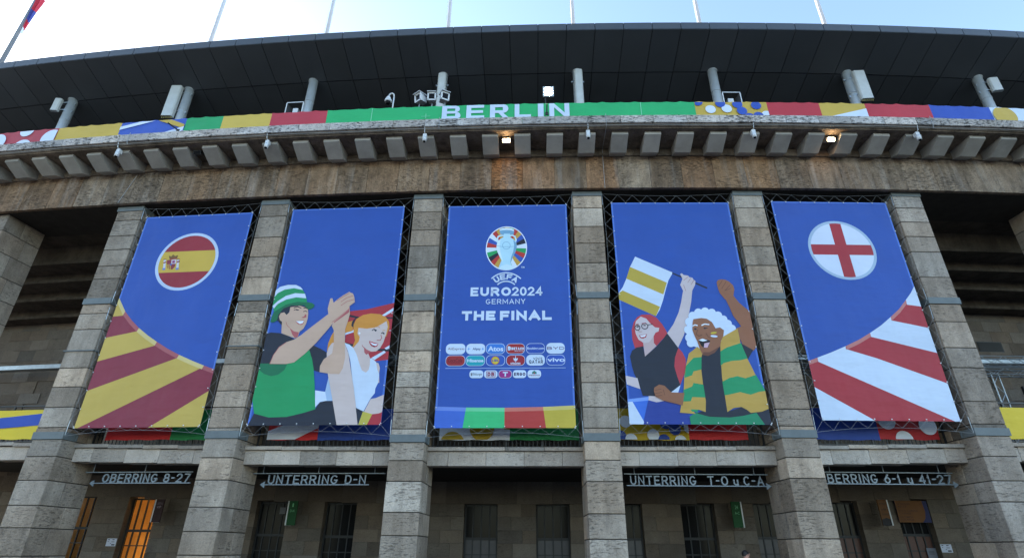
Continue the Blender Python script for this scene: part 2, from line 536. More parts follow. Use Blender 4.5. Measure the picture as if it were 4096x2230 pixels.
JO = {1: [13.56, 12.84, 12.21, 11.49, 10.93, 9.86, 9.48, 8.85, 8.02, 7.38, 6.69, 5.98, 5.29, 4.9, 4.34, 3.59, 2.83, 2.17],
      2: [13.43, 12.48, 11.63, 10.76, 9.79, 9.34, 8.58, 7.95, 7.38, 6.45, 5.89, 5.21, 4.87, 4.26, 3.58, 2.78, 2.09, 1.44],
      3: [13.42, 12.6, 11.91, 10.98, 9.66, 9.24, 8.44, 7.78, 7.04, 6.5, 5.68, 5.14, 4.72, 4.16, 3.54, 2.65, 2.01],
      4: [13.48, 12.65, 11.92, 11.1, 10.33, 9.68, 8.75, 8.2, 7.33, 6.64, 5.83, 5.16, 4.76, 4.18, 3.55, 2.64, 1.95],
      5: [13.47, 12.6, 11.79, 10.99, 10.34, 9.65, 8.99, 8.13, 7.36, 6.73, 5.79, 5.25, 4.89, 4.29, 3.68, 2.75, 2.01],
      6: [13.56, 12.93, 12.29, 11.64, 10.6, 9.55, 8.88, 7.93, 7.23, 6.1, 5.37, 5.01, 4.38, 3.66, 3.06, 1.97]}
PTOP, PDEP = 14.24, 1.7
hw = PW / 2 / S
def tint(a=0.86, b=1.1, warm=0.05):
    t = random.uniform(a, b)
    w = random.uniform(-warm, warm)
    return (t * (1 + w), t, t * (1 - w))

for k in range(-1, 9):
    # core of the pillar, a little behind the block faces: it shows as the dark joints
    me = MB().box(-PW / 2 + 0.02, PW / 2 - 0.02, 0.02, PDEP - 0.02, 0, PTOP + 0.02).mesh('pillar', M_JOINT)
    pil = stad_part(new('pillar', me, None, P(k, 0, 0), ang(k)))
    js = JO.get(k)
    if js is None:
        js, z = [], PTOP - 0.75
        while z > 1.9:
            js.append(z)
            z -= random.uniform(0.65, 0.95)
    js = [PTOP] + js
    while js[-1] > 1.0:
        js.append(js[-1] - random.uniform(0.75, 0.95))
    js.append(0.0)
    for n, (zt, zb_) in enumerate(zip(js[:-1], js[1:])):
        if zt - zb_ < 0.05:
            continue
        fr = -random.uniform(0.0, 0.012)
        d1 = (0.72, 1.02)[n % 2] + random.uniform(-0.05, 0.05)
        c = tint(0.8, 1.18, 0.06)
        if k >= 6:
            c = tuple(v * 0.9 * w for v, w in zip(c, (0.97, 1.0, 1.05)))
        for i0, i1, cc in ((fr, d1, c), (d1, PDEP, tint(0.8, 1.05, 0.04))):
            w = PW + random.uniform(-0.004, 0.008)
            o = new('stone_block', cbox(round(w, 3), i1 - i0 - 0.012, zt - zb_ - 0.026, 0.012, M_PILLAR), None, P(k, i0 + 0.006, zb_ + 0.013), ang(k), cc)
            o.parent = pil
            o.matrix_parent_inverse = part_mat[pil.name]

# ---- frieze over the pillars
fr = stad_part(arc('frieze', [(-0.22, 14.245), (-0.22, 15.72), (-0.28, 16.02), (1.9, 16.02), (1.9, 14.245)], K0, K1, M_JOINT))
n0 = int(round(K0 / 0.2))
for n in range(n0, int(K1 / 0.2)):
    k = n * 0.2
    r = random.random()
    if k < 0.6:
        c = (0.98, 0.84, 0.72)
    elif k < 1.15:
        c = (0.9, 0.92, 0.94)
    elif k < 3.3:
        c = [(1.0, 0.9, 0.8), (0.94, 0.86, 0.78), (1.03, 0.88, 0.74)][random.randrange(3)]
    elif k < 5.05:
        c = {17: (1.25, 0.82, 0.5), 18: (1.15, 0.92, 0.74), 19: (0.86, 0.78, 0.7), 20: (1.08, 0.82, 0.62), 21: (1.2, 1.2, 1.18), 22: (0.85, 0.76, 0.68), 23: (1.12, 0.86, 0.66), 24: (1.15, 0.92, 0.7)}.get(n, (1.1, 0.85, 0.62))
    else:
        c = (1.0, 0.99, 0.98)
    tv = random.uniform(0.88, 1.1)
    c = tuple(v * tv for v in c)
    kj = 0.006 * random.uniform(-1, 1)
    block_in(fr, 'stone_slab', k, k + 0.2, -0.25 - random.uniform(0, 0.006), -0.1, 14.22, 15.72, mat=M_FRIEZE, color=c, bev=0.008, gap=0.004)
    block_in(fr, 'fillet_stone', k, k + 0.2, -0.34, -0.1, 15.72, 16.05, mat=M_EAVES, color=tint(1.0, 1.3, 0.04), bev=0.01, gap=0.003)

# ---- cornice: projecting slab, mouldings, coping stones, modillions
cor = stad_part(arc('cornice', [(-0.36, 16.06), (-1.5, 16.06), (-1.52, 16.10), (-1.56, 16.10), (-1.56, 16.15), (-1.6, 16.16), (-1.6, 16.2), (-1.5, 16.215), (-1.5, 16.3), (1.5, 16.3), (1.5, 16.06)], K0, K1, M_EAVES))
for n in range(n0, int(K1 / 0.2)):
    k = n * 0.2
    block_in(cor, 'coping_stone', k, k + 0.2, -1.66 - random.uniform(0, 0.01), -0.9, 16.216, 16.58, mat=M_COPING, color=tint(0.8, 1.15, 0.03), bev=0.014, gap=0.004)
    # modillion: shallow bracket with a slanted foot against the frieze
    if 'modil' not in globals():
        modil = MB().prism([(0.0, 0.0), (0.0, 0.12), (1.07, 0.12), (1.07, -0.2), (0.66, -0.34)], -0.31, 0.31).mesh('modillion', M_MODIL)
    o = new('modillion', modil, None, P(k, -1.32, 15.93), ang(k), tint(0.92, 1.08, 0.015))
    o.parent = cor
    o.matrix_parent_inverse = part_mat[cor.name]

# ---- roof on steel columns
roof = stad_part(arc('roof', [(-0.9, 22.0), (-0.9, 22.36), (-0.6, 22.55), (60, 27.0), (60, 24.0), (12, 20.6), (5.0, 20.4), (3.0, 20.75), (0.8, 21.42)], -5, 12, M_ROOFCORE, step=0.25))
rows = [((-1.0, 22.43), (-1.0, 22.03)), ((-1.0, 22.02), (0.78, 21.36)), ((0.8, 21.355), (3.0, 20.68)), ((3.02, 20.675), (5.0, 20.34))]
for rn, ((ia, za), (ib, zb_)) in enumerate(rows):
    L = math.hypot(ib - ia, zb_ - za)
    for n in range(-20, 55):
        k = n * 0.2 + 0.01
        if rn == 3 and not (-10 < n < 48):
            continue
        g = 0.014
        wa, wb = (0.2 * S * (1 - i / R) / 2 - g for i in (ia, ib))
        d = 0.05
        if rn == 0:
            prof = [(-wa, 0, za), (wa, 0, za), (wb, 0, zb_ + g), (-wb, 0, zb_ + g), (-wa, d, za), (wa, d, za), (wb, d, zb_ + g), (-wb, d, zb_ + g)]
        else:
            prof = [(-wa, ia + g - ia, za), (wa, ia + g - ia, za), (wb, ib - g - ia, zb_), (-wb, ib - g - ia, zb_), (-wa, ia + g - ia, za + d), (wa, ia + g - ia, za + d), (wb, ib - g - ia, zb_ + d), (-wb, ib - g - ia, zb_ + d)]
        key = 'panel%d' % rn
        if key not in globals():
            globals()[key] = pyd('roof_panel', [(x, y, z - za) for x, y, z in prof], [[0, 1, 2, 3], [7, 6, 5, 4], [0, 4, 5, 1], [1, 5, 6, 2], [2, 6, 7, 3], [3, 7, 4, 0]], M_PANEL)
        o = new('roof_panel', globals()[key], None, P(k, ia, za), ang(k), tint(0.93, 1.06, 0.02))
        o.parent = roof
        o.matrix_parent_inverse = part_mat[roof.name]
tp = stad_part(arc('roof_cover', [(-0.95, 22.45), (-0.6, 22.6), (60, 27.06)], -5, 12, M_ROOFTOP, closed=False))

cm = MB()
cm.rod((0, 0, 0), (0, 0, 4.1), 0.2, 20)
cmesh = cm.mesh('roof_column', M_COLUMN, True)
for k in range(-1, 9):
    rc = stad_part(new('roof_column', cmesh, None, P(k, 0.8, 17.3), ang(k)))
    cl = MB().rod((0, 0, 0), (0, 0, 0.05), 0.235, 20).mesh('collar', M_COLUMN, True)
    for zr in (19.2, 20.1):
        o = new('joint_ring', cl, None, P(k, 0.8, zr), ang(k))
        o.scale = (0.92, 0.92, 0.8)
        o.parent = rc
        o.matrix_parent_inverse = part_mat[rc.name]
    o = new('collar', cl, None, P(k, 0.8, 21.36), ang(k))
    o.parent = rc
    o.matrix_parent_inverse = part_mat[rc.name]

# ---- parapet and upper terrace behind the cornice (carries the fascia banner)
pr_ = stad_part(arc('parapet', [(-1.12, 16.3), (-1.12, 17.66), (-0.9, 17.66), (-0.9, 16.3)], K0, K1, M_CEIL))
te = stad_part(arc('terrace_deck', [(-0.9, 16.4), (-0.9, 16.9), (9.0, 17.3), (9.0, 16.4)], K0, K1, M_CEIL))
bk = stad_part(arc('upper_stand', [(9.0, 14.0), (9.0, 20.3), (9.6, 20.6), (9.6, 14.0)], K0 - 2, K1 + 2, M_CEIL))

# ---- gallery ceiling: stepped underside of the upper seating
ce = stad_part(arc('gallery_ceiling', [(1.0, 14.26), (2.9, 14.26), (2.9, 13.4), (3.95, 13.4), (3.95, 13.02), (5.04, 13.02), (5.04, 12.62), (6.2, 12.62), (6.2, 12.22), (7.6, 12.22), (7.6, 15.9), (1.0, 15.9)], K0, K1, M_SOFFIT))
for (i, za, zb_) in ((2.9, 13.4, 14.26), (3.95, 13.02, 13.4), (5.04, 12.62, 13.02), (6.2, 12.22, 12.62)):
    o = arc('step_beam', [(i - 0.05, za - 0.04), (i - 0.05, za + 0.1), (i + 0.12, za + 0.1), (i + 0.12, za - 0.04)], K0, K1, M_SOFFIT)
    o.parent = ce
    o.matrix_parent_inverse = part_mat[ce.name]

# ---- gallery floor beam between the pillars
for b in range(-1, 8):
    bm_ = stad_part(arc('floor_beam', [(0.68, 4.1), (0.68, 4.53), (6.95, 4.53), (6.95, 4.3), (1.1, 4.3), (1.1, 4.1)], b + hw, b + 1 - hw, M_JOINT, wave=sag))
    ed = [b + hw] + [b + 0.2 * q for q in (1, 2, 3, 4)] + [b + 1 - hw]
    for q in range(5):
        kc = (ed[q] + ed[q + 1]) / 2
        block_in(bm_, 'facing_stone', ed[q], ed[q + 1], 0.64, 1.12, 4.075 + sag(kc), 4.53 + sag(kc), mat=M_BEAM, color=tint(0.85, 1.12, 0.03), bev=0.008, gap=0.004)
    for q in range(4):
        ka, kb = b + hw + (1 - 2 * hw) * q / 4, b + hw + (1 - 2 * hw) * (q + 1) / 4
        block_in(bm_, 'ledge_stone', ka, kb, 0.55, 1.3, 4.535 + sag((ka + kb) / 2), 4.66 + sag((ka + kb) / 2), mat=M_BEAM, color=tint(0.75, 0.95, 0.04), bev=0.012, gap=0.003)
    # ceiling of the ground-floor arcade
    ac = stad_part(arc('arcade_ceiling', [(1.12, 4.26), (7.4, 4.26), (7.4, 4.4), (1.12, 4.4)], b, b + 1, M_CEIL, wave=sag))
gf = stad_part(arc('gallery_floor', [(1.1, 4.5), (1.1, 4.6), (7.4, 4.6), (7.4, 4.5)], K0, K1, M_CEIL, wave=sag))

# ---- back walls, windows
WI = 7.0
WW = 1.40
def hh(i): return S * (1 - i / R)
hwk = WW / 2 / hh(WI)
wk = [0.28 - 1.5 + 0.5 * n for n in range(0, 19)]
bw = stad_part(arc('inner_wall', [(WI + 3.0, 0), (WI + 3.0, 4.5), (WI + 3.4, 4.5), (WI + 3.4, 0)], K0, K1, M_JOINT, wave=sag))
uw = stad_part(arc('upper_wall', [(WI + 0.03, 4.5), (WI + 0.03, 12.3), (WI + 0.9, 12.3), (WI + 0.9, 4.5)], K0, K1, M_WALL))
cz = [0, 0.35, 0.85, 1.37, 1.89, 2.37, 2.89, 3.38]
for n in range(len(wk) - 1):
    a, b = wk[n] + hwk, wk[n + 1] - hwk
    if b < -1.0 or a > 7.8:
        continue
    sg = sag((a + b) / 2)
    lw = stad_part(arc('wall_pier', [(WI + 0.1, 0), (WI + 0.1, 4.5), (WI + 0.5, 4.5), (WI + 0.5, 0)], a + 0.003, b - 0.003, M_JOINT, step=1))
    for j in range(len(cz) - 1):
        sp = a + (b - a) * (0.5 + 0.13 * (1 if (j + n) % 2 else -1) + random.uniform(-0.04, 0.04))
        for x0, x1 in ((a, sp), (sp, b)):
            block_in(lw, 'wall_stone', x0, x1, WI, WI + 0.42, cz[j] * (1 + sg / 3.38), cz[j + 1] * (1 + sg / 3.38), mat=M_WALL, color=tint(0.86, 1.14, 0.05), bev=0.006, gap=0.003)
    for x0, x1 in ((wk[n], (wk[n] + wk[n + 1]) / 2), ((wk[n] + wk[n + 1]) / 2, wk[n + 1])):
        block_in(lw, 'lintel_stone', x0, x1, WI, WI + 0.42, 3.38 + sg, 4.3 + sg, mat=M_WALL, color=tint(0.75, 1.0, 0.06), bev=0.006, gap=0.003)

def lit_mat():
    m, nt, bs = mat('lamp_lit_textured_glass')
    geo = nd(nt, 'ShaderNodeNewGeometry')
    n = noise(nt, geo.outputs['Position'], 30, 3, 0.6)
    bp = nd(nt, 'ShaderNodeBump')
    bp.inputs['Strength'].default_value = 0.5
    nt.links.new(n, bp.inputs['Height'])
    nt.links.new(bp.outputs[0], bs.inputs['Normal'])
    bs.inputs['Base Color'].default_value = (0.92, 0.74, 0.45, 1)
    bs.inputs['Transmission Weight'].default_value = 1.0
    bs.inputs['Roughness'].default_value = 0.12
    bs.inputs['IOR'].default_value = 1.12
    return m
M_LIT = lit_mat()
M_ROOM = plain('warm_room_paint', (0.6, 0.42, 0.2), 0.8)
M_LAMP = emit('warm_lamp', (1.0, 0.72, 0.4), 5.0)
M_LAMPB = emit('dim_warm_lamp', (1.0, 0.72, 0.4), 1.2)

def window(kc, z0, zt, trans, kind, bars_z, sub_=0.3):
    """steel window with glazing bars: frame part and one pane per field"""
    w, d = WW, 0.3
    sg = sag(kc) if z0 < 3 else 0
    f = MB()
    for x in (-w / 2, w / 2 - 0.07):
        f.box(x, x + 0.07, d, d + 0.06, z0, zt)
    f.box(-w / 2, w / 2, d, d + 0.06, zt - 0.07, zt)
    f.box(-w / 2, w / 2, d - 0.02, d + 0.06, trans - 0.05, trans + 0.05)
    xs = [-w / 2 + 0.035, -w / 4, 0, w / 4, w / 2 - 0.035]
    for x in xs[1:4]:
        f.box(x - 0.024, x + 0.024, d - 0.01, d + 0.06, z0, zt)
    zs = [z0] + bars_z + [trans, zt]
    for z in bars_z:
        f.box(-w / 2, w / 2, d + 0.002, d + 0.058, z - 0.02, z + 0.02)
    wf = stad_part(new('window', f.mesh('window', M_DARK), None, P(kc, WI, sg), ang(kc)))
    wf_inv = part_mat[wf.name]
    for a, b in zip(xs[:-1], xs[1:]):
        for za, zb_ in zip(zs[:-1], zs[1:]):
            m = {'dark': M_GLASS, 'milk': M_MILK if zb_ <= trans else M_GLASS, 'lit': M_LIT, 'wood': M_BROWN if zb_ <= trans else M_GLASS}[kind]
            me = cbox(b - a - 0.03, 0.012, zb_ - za - 0.03, 0.002, m)
            o = new('pane', me, None, wf.matrix_basis @ Vector(((a + b) / 2, d + 0.024, za + 0.015)), ang(kc))
            o.parent = wf
            o.matrix_parent_inverse = wf_inv
    return wf

for n, kc in enumerate(wk):
    if kc < -0.3 or kc > 6.6:
        continue
    key = round((kc - 0.28) * 2)
    kind = {0: 'lit', 1: 'lit', 6: 'milk', 7: 'milk', 8: 'milk', 10: 'milk', 11: 'wood', 12: 'wood'}.get(key, 'dark')
    window(kc, 0.05, 3.38, 2.06, kind, [0.85, 1.47])
    if kind == 'lit':
        # a small lit vestibule behind the pane, with its ceiling lamp
        rm = MB()
        q = ang(kc)
        x, y0, y1, z0, z1 = WW / 2 + 0.02, 0.42, 2.4, 0.02, 3.5
        rm.add([(-x, y0, z0), (x, y0, z0), (x, y1, z0), (-x, y1, z0), (-x, y0, z1), (x, y0, z1), (x, y1, z1), (-x, y1, z1)], [[0, 1, 2, 3], [4, 7, 6, 5], [1, 5, 6, 2], [2, 6, 7, 3], [3, 7, 4, 0]])
        stad_part(new('vestibule', rm.mesh('vestibule', M_ROOM), None, P(kc, WI, sag(kc)), q))
        lp = tag(new('ceiling_lamp', MB().box(-0.18, 0.18, -0.1, 0.1, -0.06, 0.0).mesh('ceiling_lamp', M_LAMP if key == 1 else M_LAMPB), None, P(kc + 0.06, WI + 0.75, 3.42 + sag(kc)), q), 'warm lamp glowing behind the barred %s' % ('doorway beside the dark red sign' if key == 1 else 'window half hidden by a pillar'), 'lamp')
        if key == 1:
            wl = MB().rod((0, 0, 0), (0, 0, 0.3), 0.12, 12, r1=0.16).box(-0.04, 0.04, 0.0, 0.3, 0.1, 0.16)  # added glowing body, imitates the lamp's reflection low on the textured glass
            tag(new('added_pane_glow', wl.mesh('added_pane_glow', M_LAMP), None, P(kc + 0.04, WI + 1.9, 1.2), q), 'added warm glow standing in for a lamp reflection in the lower doorway panes', 'lamp')

for kc in (-0.92, -0.28, 6.98, 7.6):
    window(kc, 4.6, 8.62, 6.1, 'dark', [7.6])
# stones of the upper gallery wall where it can be seen past the pillars
for ka, kb in ((-0.95, 0.45), (6.25, 7.75)):
    z = 4.6
    row = 0
    while z < 12.1:
        h = (0.52, 0.6, 0.56)[row % 3]
        zt = min(z + h, 12.2)
        k = ka + (0.09 if row % 2 else 0.0)
        while k < kb:
            k2 = k + random.uniform(0.14, 0.2)
            skip = any(k2 > w_ - hwk and k < w_ + hwk for w_ in (-0.92, -0.28, 6.98, 7.6)) and z < 8.6
            if not skip:
                block_in(uw, 'wall_stone', k, k2, WI - 0.01 - random.uniform(0, 0.004), WI + 0.06, z, zt, mat=M_WALL, color=tint(0.82, 1.15, 0.07), bev=0.005, gap=0.003)
            k = k2
        z = zt
        row += 1
# ------------------------------------------------------------------ printed banners
BLUE, WHT, RED, YEL, GRN, BLK = (47, 84, 168), (202, 217, 238), (172, 52, 62), (200, 170, 80), (38, 158, 98), (40, 45, 58)
def homog(src, dst):
    """projective map of four artwork corners onto the banner rectangle"""
    A = []
    for (x, y), (u, v) in zip(src, dst):
        A.append([x, y, 1, 0, 0, 0, -u * x, -u * y, u])
        A.append([0, 0, 0, x, y, 1, -v * x, -v * y, v])
    n = 8
    for c in range(n):
        p = max(range(c, n), key=lambda r: abs(A[r][c]))
        A[c], A[p] = A[p], A[c]
        for r in range(n):
            if r != c:
                q = A[r][c] / A[c][c]
                A[r] = [a - q * b for a, b in zip(A[r], A[c])]
    h = [A[i][8] / A[i][i] for i in range(n)] + [1.0]
    def f(x, y):
        w = h[6] * x + h[7] * y + h[8]
        return (h[0] * x + h[1] * y + h[2]) / w, (h[3] * x + h[4] * y + h[5]) / w
    return f

class Print:
    """stack of flat printed shapes on one cloth; every layer lies a hair in front of the one below"""
    STEP = 0.0004
    def __init__(s, root, x0, x1, z0, z1, artmap=None):
        s.root, s.rect, s.map = root, (x0, x1, z0, z1), artmap
        s.layer = 1
        s.cur = None
        s.parts = []
    def begin(s, name):
        s.cur = (name, [], [], [], [])
        s.parts.append(s.cur)
        return s
    def clip(s, pts):
        x0, x1, z0, z1 = s.rect
        for ax, lim, sg in ((0, x0, 1), (0, x1, -1), (1, z0, 1), (1, z1, -1)):
            out = []
            for i in range(len(pts)):
                a, b = pts[i - 1], pts[i]
                da, db = (a[ax] - lim) * sg, (b[ax] - lim) * sg
                if (da >= 0) != (db >= 0):
                    t = da / (da - db)
                    out.append((a[0] + (b[0] - a[0]) * t, a[1] + (b[1] - a[1]) * t))
                if db >= 0:
                    out.append(b)
            pts = out
            if len(pts) < 3:
                return []
        return pts
    def mat(s, rgb):
        m = fabric(rgb)
        if m not in s.cur[4]:
            s.cur[4].append(m)
        return s.cur[4].index(m)
    def uv(s, pts, rgb, clip=True, same=False):
        """shape in banner metres"""
        if clip:
            pts = s.clip(pts)
        if len(pts) < 3:
            return
        if not same:
            s.layer += 1
        n = len(s.cur[1])
        s.cur[1].extend([(x, -s.layer * s.STEP, z) for x, z in pts])
        s.cur[2].append(list(range(n, n + len(pts))))
        s.cur[3].append(s.mat(rgb))
    def px(s, pts, rgb, same=False):
        """shape in artwork coordinates"""
        s.uv([s.map(x, y) for x, y in pts], rgb, True, same)
    def stroke(s, pts, w, rgb, close=False, same=False):
        if close:
            pts = pts + [pts[0]]
        first = True
        for (xa, ya), (xb, yb) in zip(pts[:-1], pts[1:]):
            L = math.hypot(xb - xa, yb - ya) or 1
            nx, ny = -(yb - ya) / L * w / 2, (xb - xa) / L * w / 2
            ex, ey = (xb - xa) / L * w * 0.25, (yb - ya) / L * w * 0.25
            s.px([(xa + nx - ex, ya + ny - ey), (xb + nx + ex, yb + ny + ey), (xb - nx + ex, yb - ny + ey), (xa - nx - ex, ya - ny - ey)], rgb, same or not first)
            s.layer += 0.05
            first = False
    def oval(s, cx, cy, rx, ry, rgb, rot=0.0, n=28):
        c, d = math.cos(rot), math.sin(rot)
        s.px([(cx + rx * math.cos(t) * c - ry * math.sin(t) * d, cy + rx * math.cos(t) * d + ry * math.sin(t) * c) for t in [2 * math.pi * i / n for i in range(n)]], rgb)
    def disc(s, x, z, r, rgb, n=48, rz=None):
        s.uv([(x + r * math.cos(2 * math.pi * i / n), z + (rz or r) * math.sin(2 * math.pi * i / n)) for i in range(n)], rgb)
    def rrect(s, x0, x1, z0, z1, r, rgb):
        pts = []
        for cx, cz, a0 in ((x1 - r, z1 - r, 0), (x0 + r, z1 - r, 90), (x0 + r, z0 + r, 180), (x1 - r, z0 + r, 270)):
            pts += [(cx + r * math.cos(math.radians(a0 + 15 * i)), cz + r * math.sin(math.radians(a0 + 15 * i))) for i in range(7)]
        s.uv(pts, rgb)
    def text(s, txt, x0, x1, z0, z1, rgb, offset=0.0, spacing=1.0, skew=0.0, bend=None):
        s.layer += 1
        v, f = fit_text(txt, x0, x1, z0, z1, offset, 0.0, spacing, skew)
        if bend:
            v = [(*(lambda q: (q[0],))(bend(p[0], p[2])), 0, bend(p[0], p[2])[1]) for p in v]
        n = len(s.cur[1])
        s.cur[1].extend([(p[0], -s.layer * s.STEP, p[2]) for p in v])
        s.cur[2].extend([[i + n for i in q] for q in f])
        s.cur[3].extend([s.mat(rgb)] * len(f))
    def caps(s, txt, x0, x1, z0, z1, rgb, wt=0.2, gap=0.22):
        """drawn sans capitals filling a rectangle; wt = stroke weight as a share of the height"""
        s.layer += 1
        h = z1 - z0
        mi = s.mat(rgb)
        for c, x, w in caps_layout(txt, x0, x1, gap):
            if c in ' _':
                continue
            zz, hh_ = (z0, h) if c not in 'u' else (z0, h * 0.66)
            for st in glyph(c, x, w, zz, hh_, wt * h):
                s.layer += 0.15
                for q in st:
                    n = len(s.cur[1])
                    s.cur[1].extend([(a, -s.layer * s.STEP, b) for a, b in q])
                    s.cur[2].append([n, n + 1, n + 2, n + 3])
                    s.cur[3].append(mi)
    def done(s):
        for name, v, f, mi, mats in s.parts:
            if f:
                new(name, pyd(name, v, f, mats, mi), s.root)

def rigging(root, x0, x1, z0, z1, px_, ztop, zmid, zlow):
    """wire rope loop round the banner, tied to the pillar straps, with zigzag lacing through the eyelets"""
    y = -0.02
    wire, lace, eye, shack = MB(), MB(), MB(), MB()
    def cat(a, b, sg, n=10):
        return [(a[0] + (b[0] - a[0]) * t + sg[0] * 4 * t * (1 - t), y, a[1] + (b[1] - a[1]) * t + sg[1] * 4 * t * (1 - t)) for t in [i / n for i in range(n + 1)]]
    top = cat((-px_, ztop - 0.1), (px_, ztop - 0.1), (0, -0.1))
    bot = cat((-px_, zlow + 0.12), (px_, zlow + 0.12), (0, 0.16))
    sides = []
    for sgn in (-1, 1):
        sides.append((sgn, cat((sgn * px_, zmid + 0.1), (sgn * px_, ztop - 0.15), (-sgn * 0.06, 0)), cat((sgn * px_, zlow + 0.2), (sgn * px_, zmid - 0.1), (-sgn * 0.06, 0))))
    for p in (top, bot):
        wire.path(p, 0.004, 5)
    for _, a, b in sides:
        wire.path(a, 0.0035, 5)
        wire.path(b, 0.0035, 5)
    def at(path, ax, val):
        for a, b in zip(path[:-1], path[1:]):
            if (a[ax] - val) * (b[ax] - val) <= 0 and a[ax] != b[ax]:
                t = (val - a[ax]) / (b[ax] - a[ax])
                return tuple(a[i] + (b[i] - a[i]) * t for i in range(3))
        return path[0] if abs(path[0][ax] - val) < abs(path[-1][ax] - val) else path[-1]
    n = 8
    for path, z in ((top, z1), (bot, z0)):
        zz = []
        for i in range(n + 1):
            x = x0 + (x1 - x0) * i / n
            zz.append((x, y, z))
            eye.box(x - 0.016, x + 0.016, -0.05, -0.03, z + (0.03 if z == z0 else -0.06), z + (0.06 if z == z0 else -0.03))
            if i < n:
                zz.append(at(path, 0, x + (x1 - x0) / n / 2))
        lace.path(zz, 0.0028, 4)
        lace.rod((x0, y, z), path[0], 0.0035, 4)
        lace.rod((x1, y, z), path[-1], 0.0035, 4)
    for sgn, pa, pb in sides:
        x = x0 if sgn < 0 else x1
        m = 13
        zz = []
        for i in range(m + 1):
            z = z0 + (z1 - z0) * i / m
            zz.append((x, y, z))
            eye.box(x - sgn * 0.03 - 0.015, x - sgn * 0.03 + 0.015, -0.05, -0.03, z - 0.015, z + 0.015)
            if i < m:
                q = z + (z1 - z0) / m / 2
                zz.append(at(pa if q > zmid else pb, 2, q))
        lace.path(zz, 0.0028, 4)
    for sgn in (-1, 1):
        for z, dz in ((ztop - 0.1, -0.5), (zmid + 0.1, 0.45), (zmid - 0.1, -0.5), (zlow + 0.15, 0.5)):
            shack.rod((sgn * px_, y, z), (sgn * (px_ - 0.01), y, z + dz), 0.011, 6)
    new('wire_rope', wire.mesh('wire_rope', M_CORD), root)
    new('lacing_cord', lace.mesh('lacing_cord', M_CORD), root)
    e = new('eyelets', eye.mesh('eyelets', M_WHITE), root)
    e['kind'] = 'stuff'
    t = new('turnbuckles', shack.mesh('turnbuckles', M_GALV), root)
    t['kind'] = 'stuff'

STRAP = {1: (14.21, 9.86, 4.90), 2: (14.18, 9.79, 4.87), 3: (14.22, 9.66, 4.72), 4: (14.23, 9.68, 4.76), 5: (14.24, 9.65, 4.89), 6: (14.29, 9.55, 5.01)}
WHICH = {1: 'outer pillar beside the red and yellow rays', 2: 'pillar between the yellow rays and the clapping fans', 3: 'pillar between the clapping fans and the emblem banner',
         4: 'pillar between the emblem banner and the flag-waving fans', 5: 'pillar between the flag-waving fans and the red cross', 6: 'outer pillar beside the red cross banner'}
for k, zs in STRAP.items():
    for j, z in enumerate(zs):
        h = 0.2 if j == 0 else 0.24
        m = MB()
        a = PW / 2 + 0.012
        m.box(-a - 0.012, a + 0.012, -0.036, -0.014, 0, h)
        m.box(-a - 0.012, -a, -0.014, 0.5, 0, h)
        m.box(a, a + 0.012, -0.014, 0.5, 0, h)
        for sx in (-1, 1):
            m.box(sx * a - 0.05, sx * a + 0.05, 0.5, 0.53, 0.01, h - 0.01)
        zz = z - 0.21 if j == 0 else z
        me = m.mesh('pillar_strap', M_STRAP)
        o = new('pillar_strap', me, None, P(k, 0, zz), ang(k))
        tag(o, ('grey strap round the top of the ', 'grey strap round the middle of the ', 'grey strap low on the ')[j] + WHICH[k], 'strap', ('top pillar straps', 'middle pillar straps', 'lower pillar straps')[j])

BN = [(-0.03, 4.52, 5.26, 13.68), (-0.08, 4.50, 5.28, 13.73), (0.01, 4.57, 5.17, 13.67), (0.07, 4.51, 5.29, 13.73), (0.01, 4.46, 5.45, 13.80)]
CORN = [[(372, 545), (635, 536), (505, 1076), (188, 1072)], [(737, 527), (1020, 519), (952, 1070), (622, 1067)], [(1130, 520), (1425, 514), (1447, 1075), (1090, 1075)],
        [(1537, 511), (1831, 509), (1938, 1063), (1582, 1070)], [(1941, 509), (2226, 508), (2414, 1057), (2065, 1058)]]
BL = ['tall blue banner with red and yellow striped flag disc and red and yellow rays', 'tall blue banner printed with clapping man in green striped hat and woman beside him',
      'tall blue banner with trophy emblem, white lettering and rows of small logos', 'tall blue banner printed with red-haired woman waving flag and man in scarf',
      'tall blue banner with white disc, red cross and red and white rays']
SC = 4096 / 2575
HEM = {0: (96, 128, 205)}
prints = []
for i in range(5):
    cx, w, z0, z1 = BN[i]
    root = empty('hanging_banner', BL[i], 'banner', P(i + 1.5, 0.05, 0), ang(i + 1.5), 'hanging banners between the pillars')
    x0, x1 = cx - w / 2, cx + w / 2
    new('cloth', MB().box(x0, x1, 0, 0.003, z0, z1).mesh('cloth', fabric(BLUE)), root)
    mp = homog([(x * SC, y * SC) for x, y in CORN[i]], [(x0, z1), (x1, z1), (x1, z0), (x0, z0)])
    p = Print(root, x0, x1, z0, z1, mp)
    prints.append(p)
    s1, s2 = STRAP[i + 1], STRAP[i + 2]
    rigging(root, x0, x1, z0, z1, S / 2 - PW / 2 - 0.03, (s1[0] + s2[0]) / 2, (s1[1] + s2[1]) / 2, (s1[2] + s2[2]) / 2)

def hem(p, c=(84, 120, 200)):
    p.begin('hem')
    x0, x1, z0, z1 = p.rect
    for a in ((x0, x0 + 0.06, z0, z1), (x1 - 0.06, x1, z0, z1), (x0 + 0.06, x1 - 0.06, z1 - 0.05, z1)):
        p.uv([(a[0], a[2]), (a[1], a[2]), (a[1], a[3]), (a[0], a[3])], c, same=True)

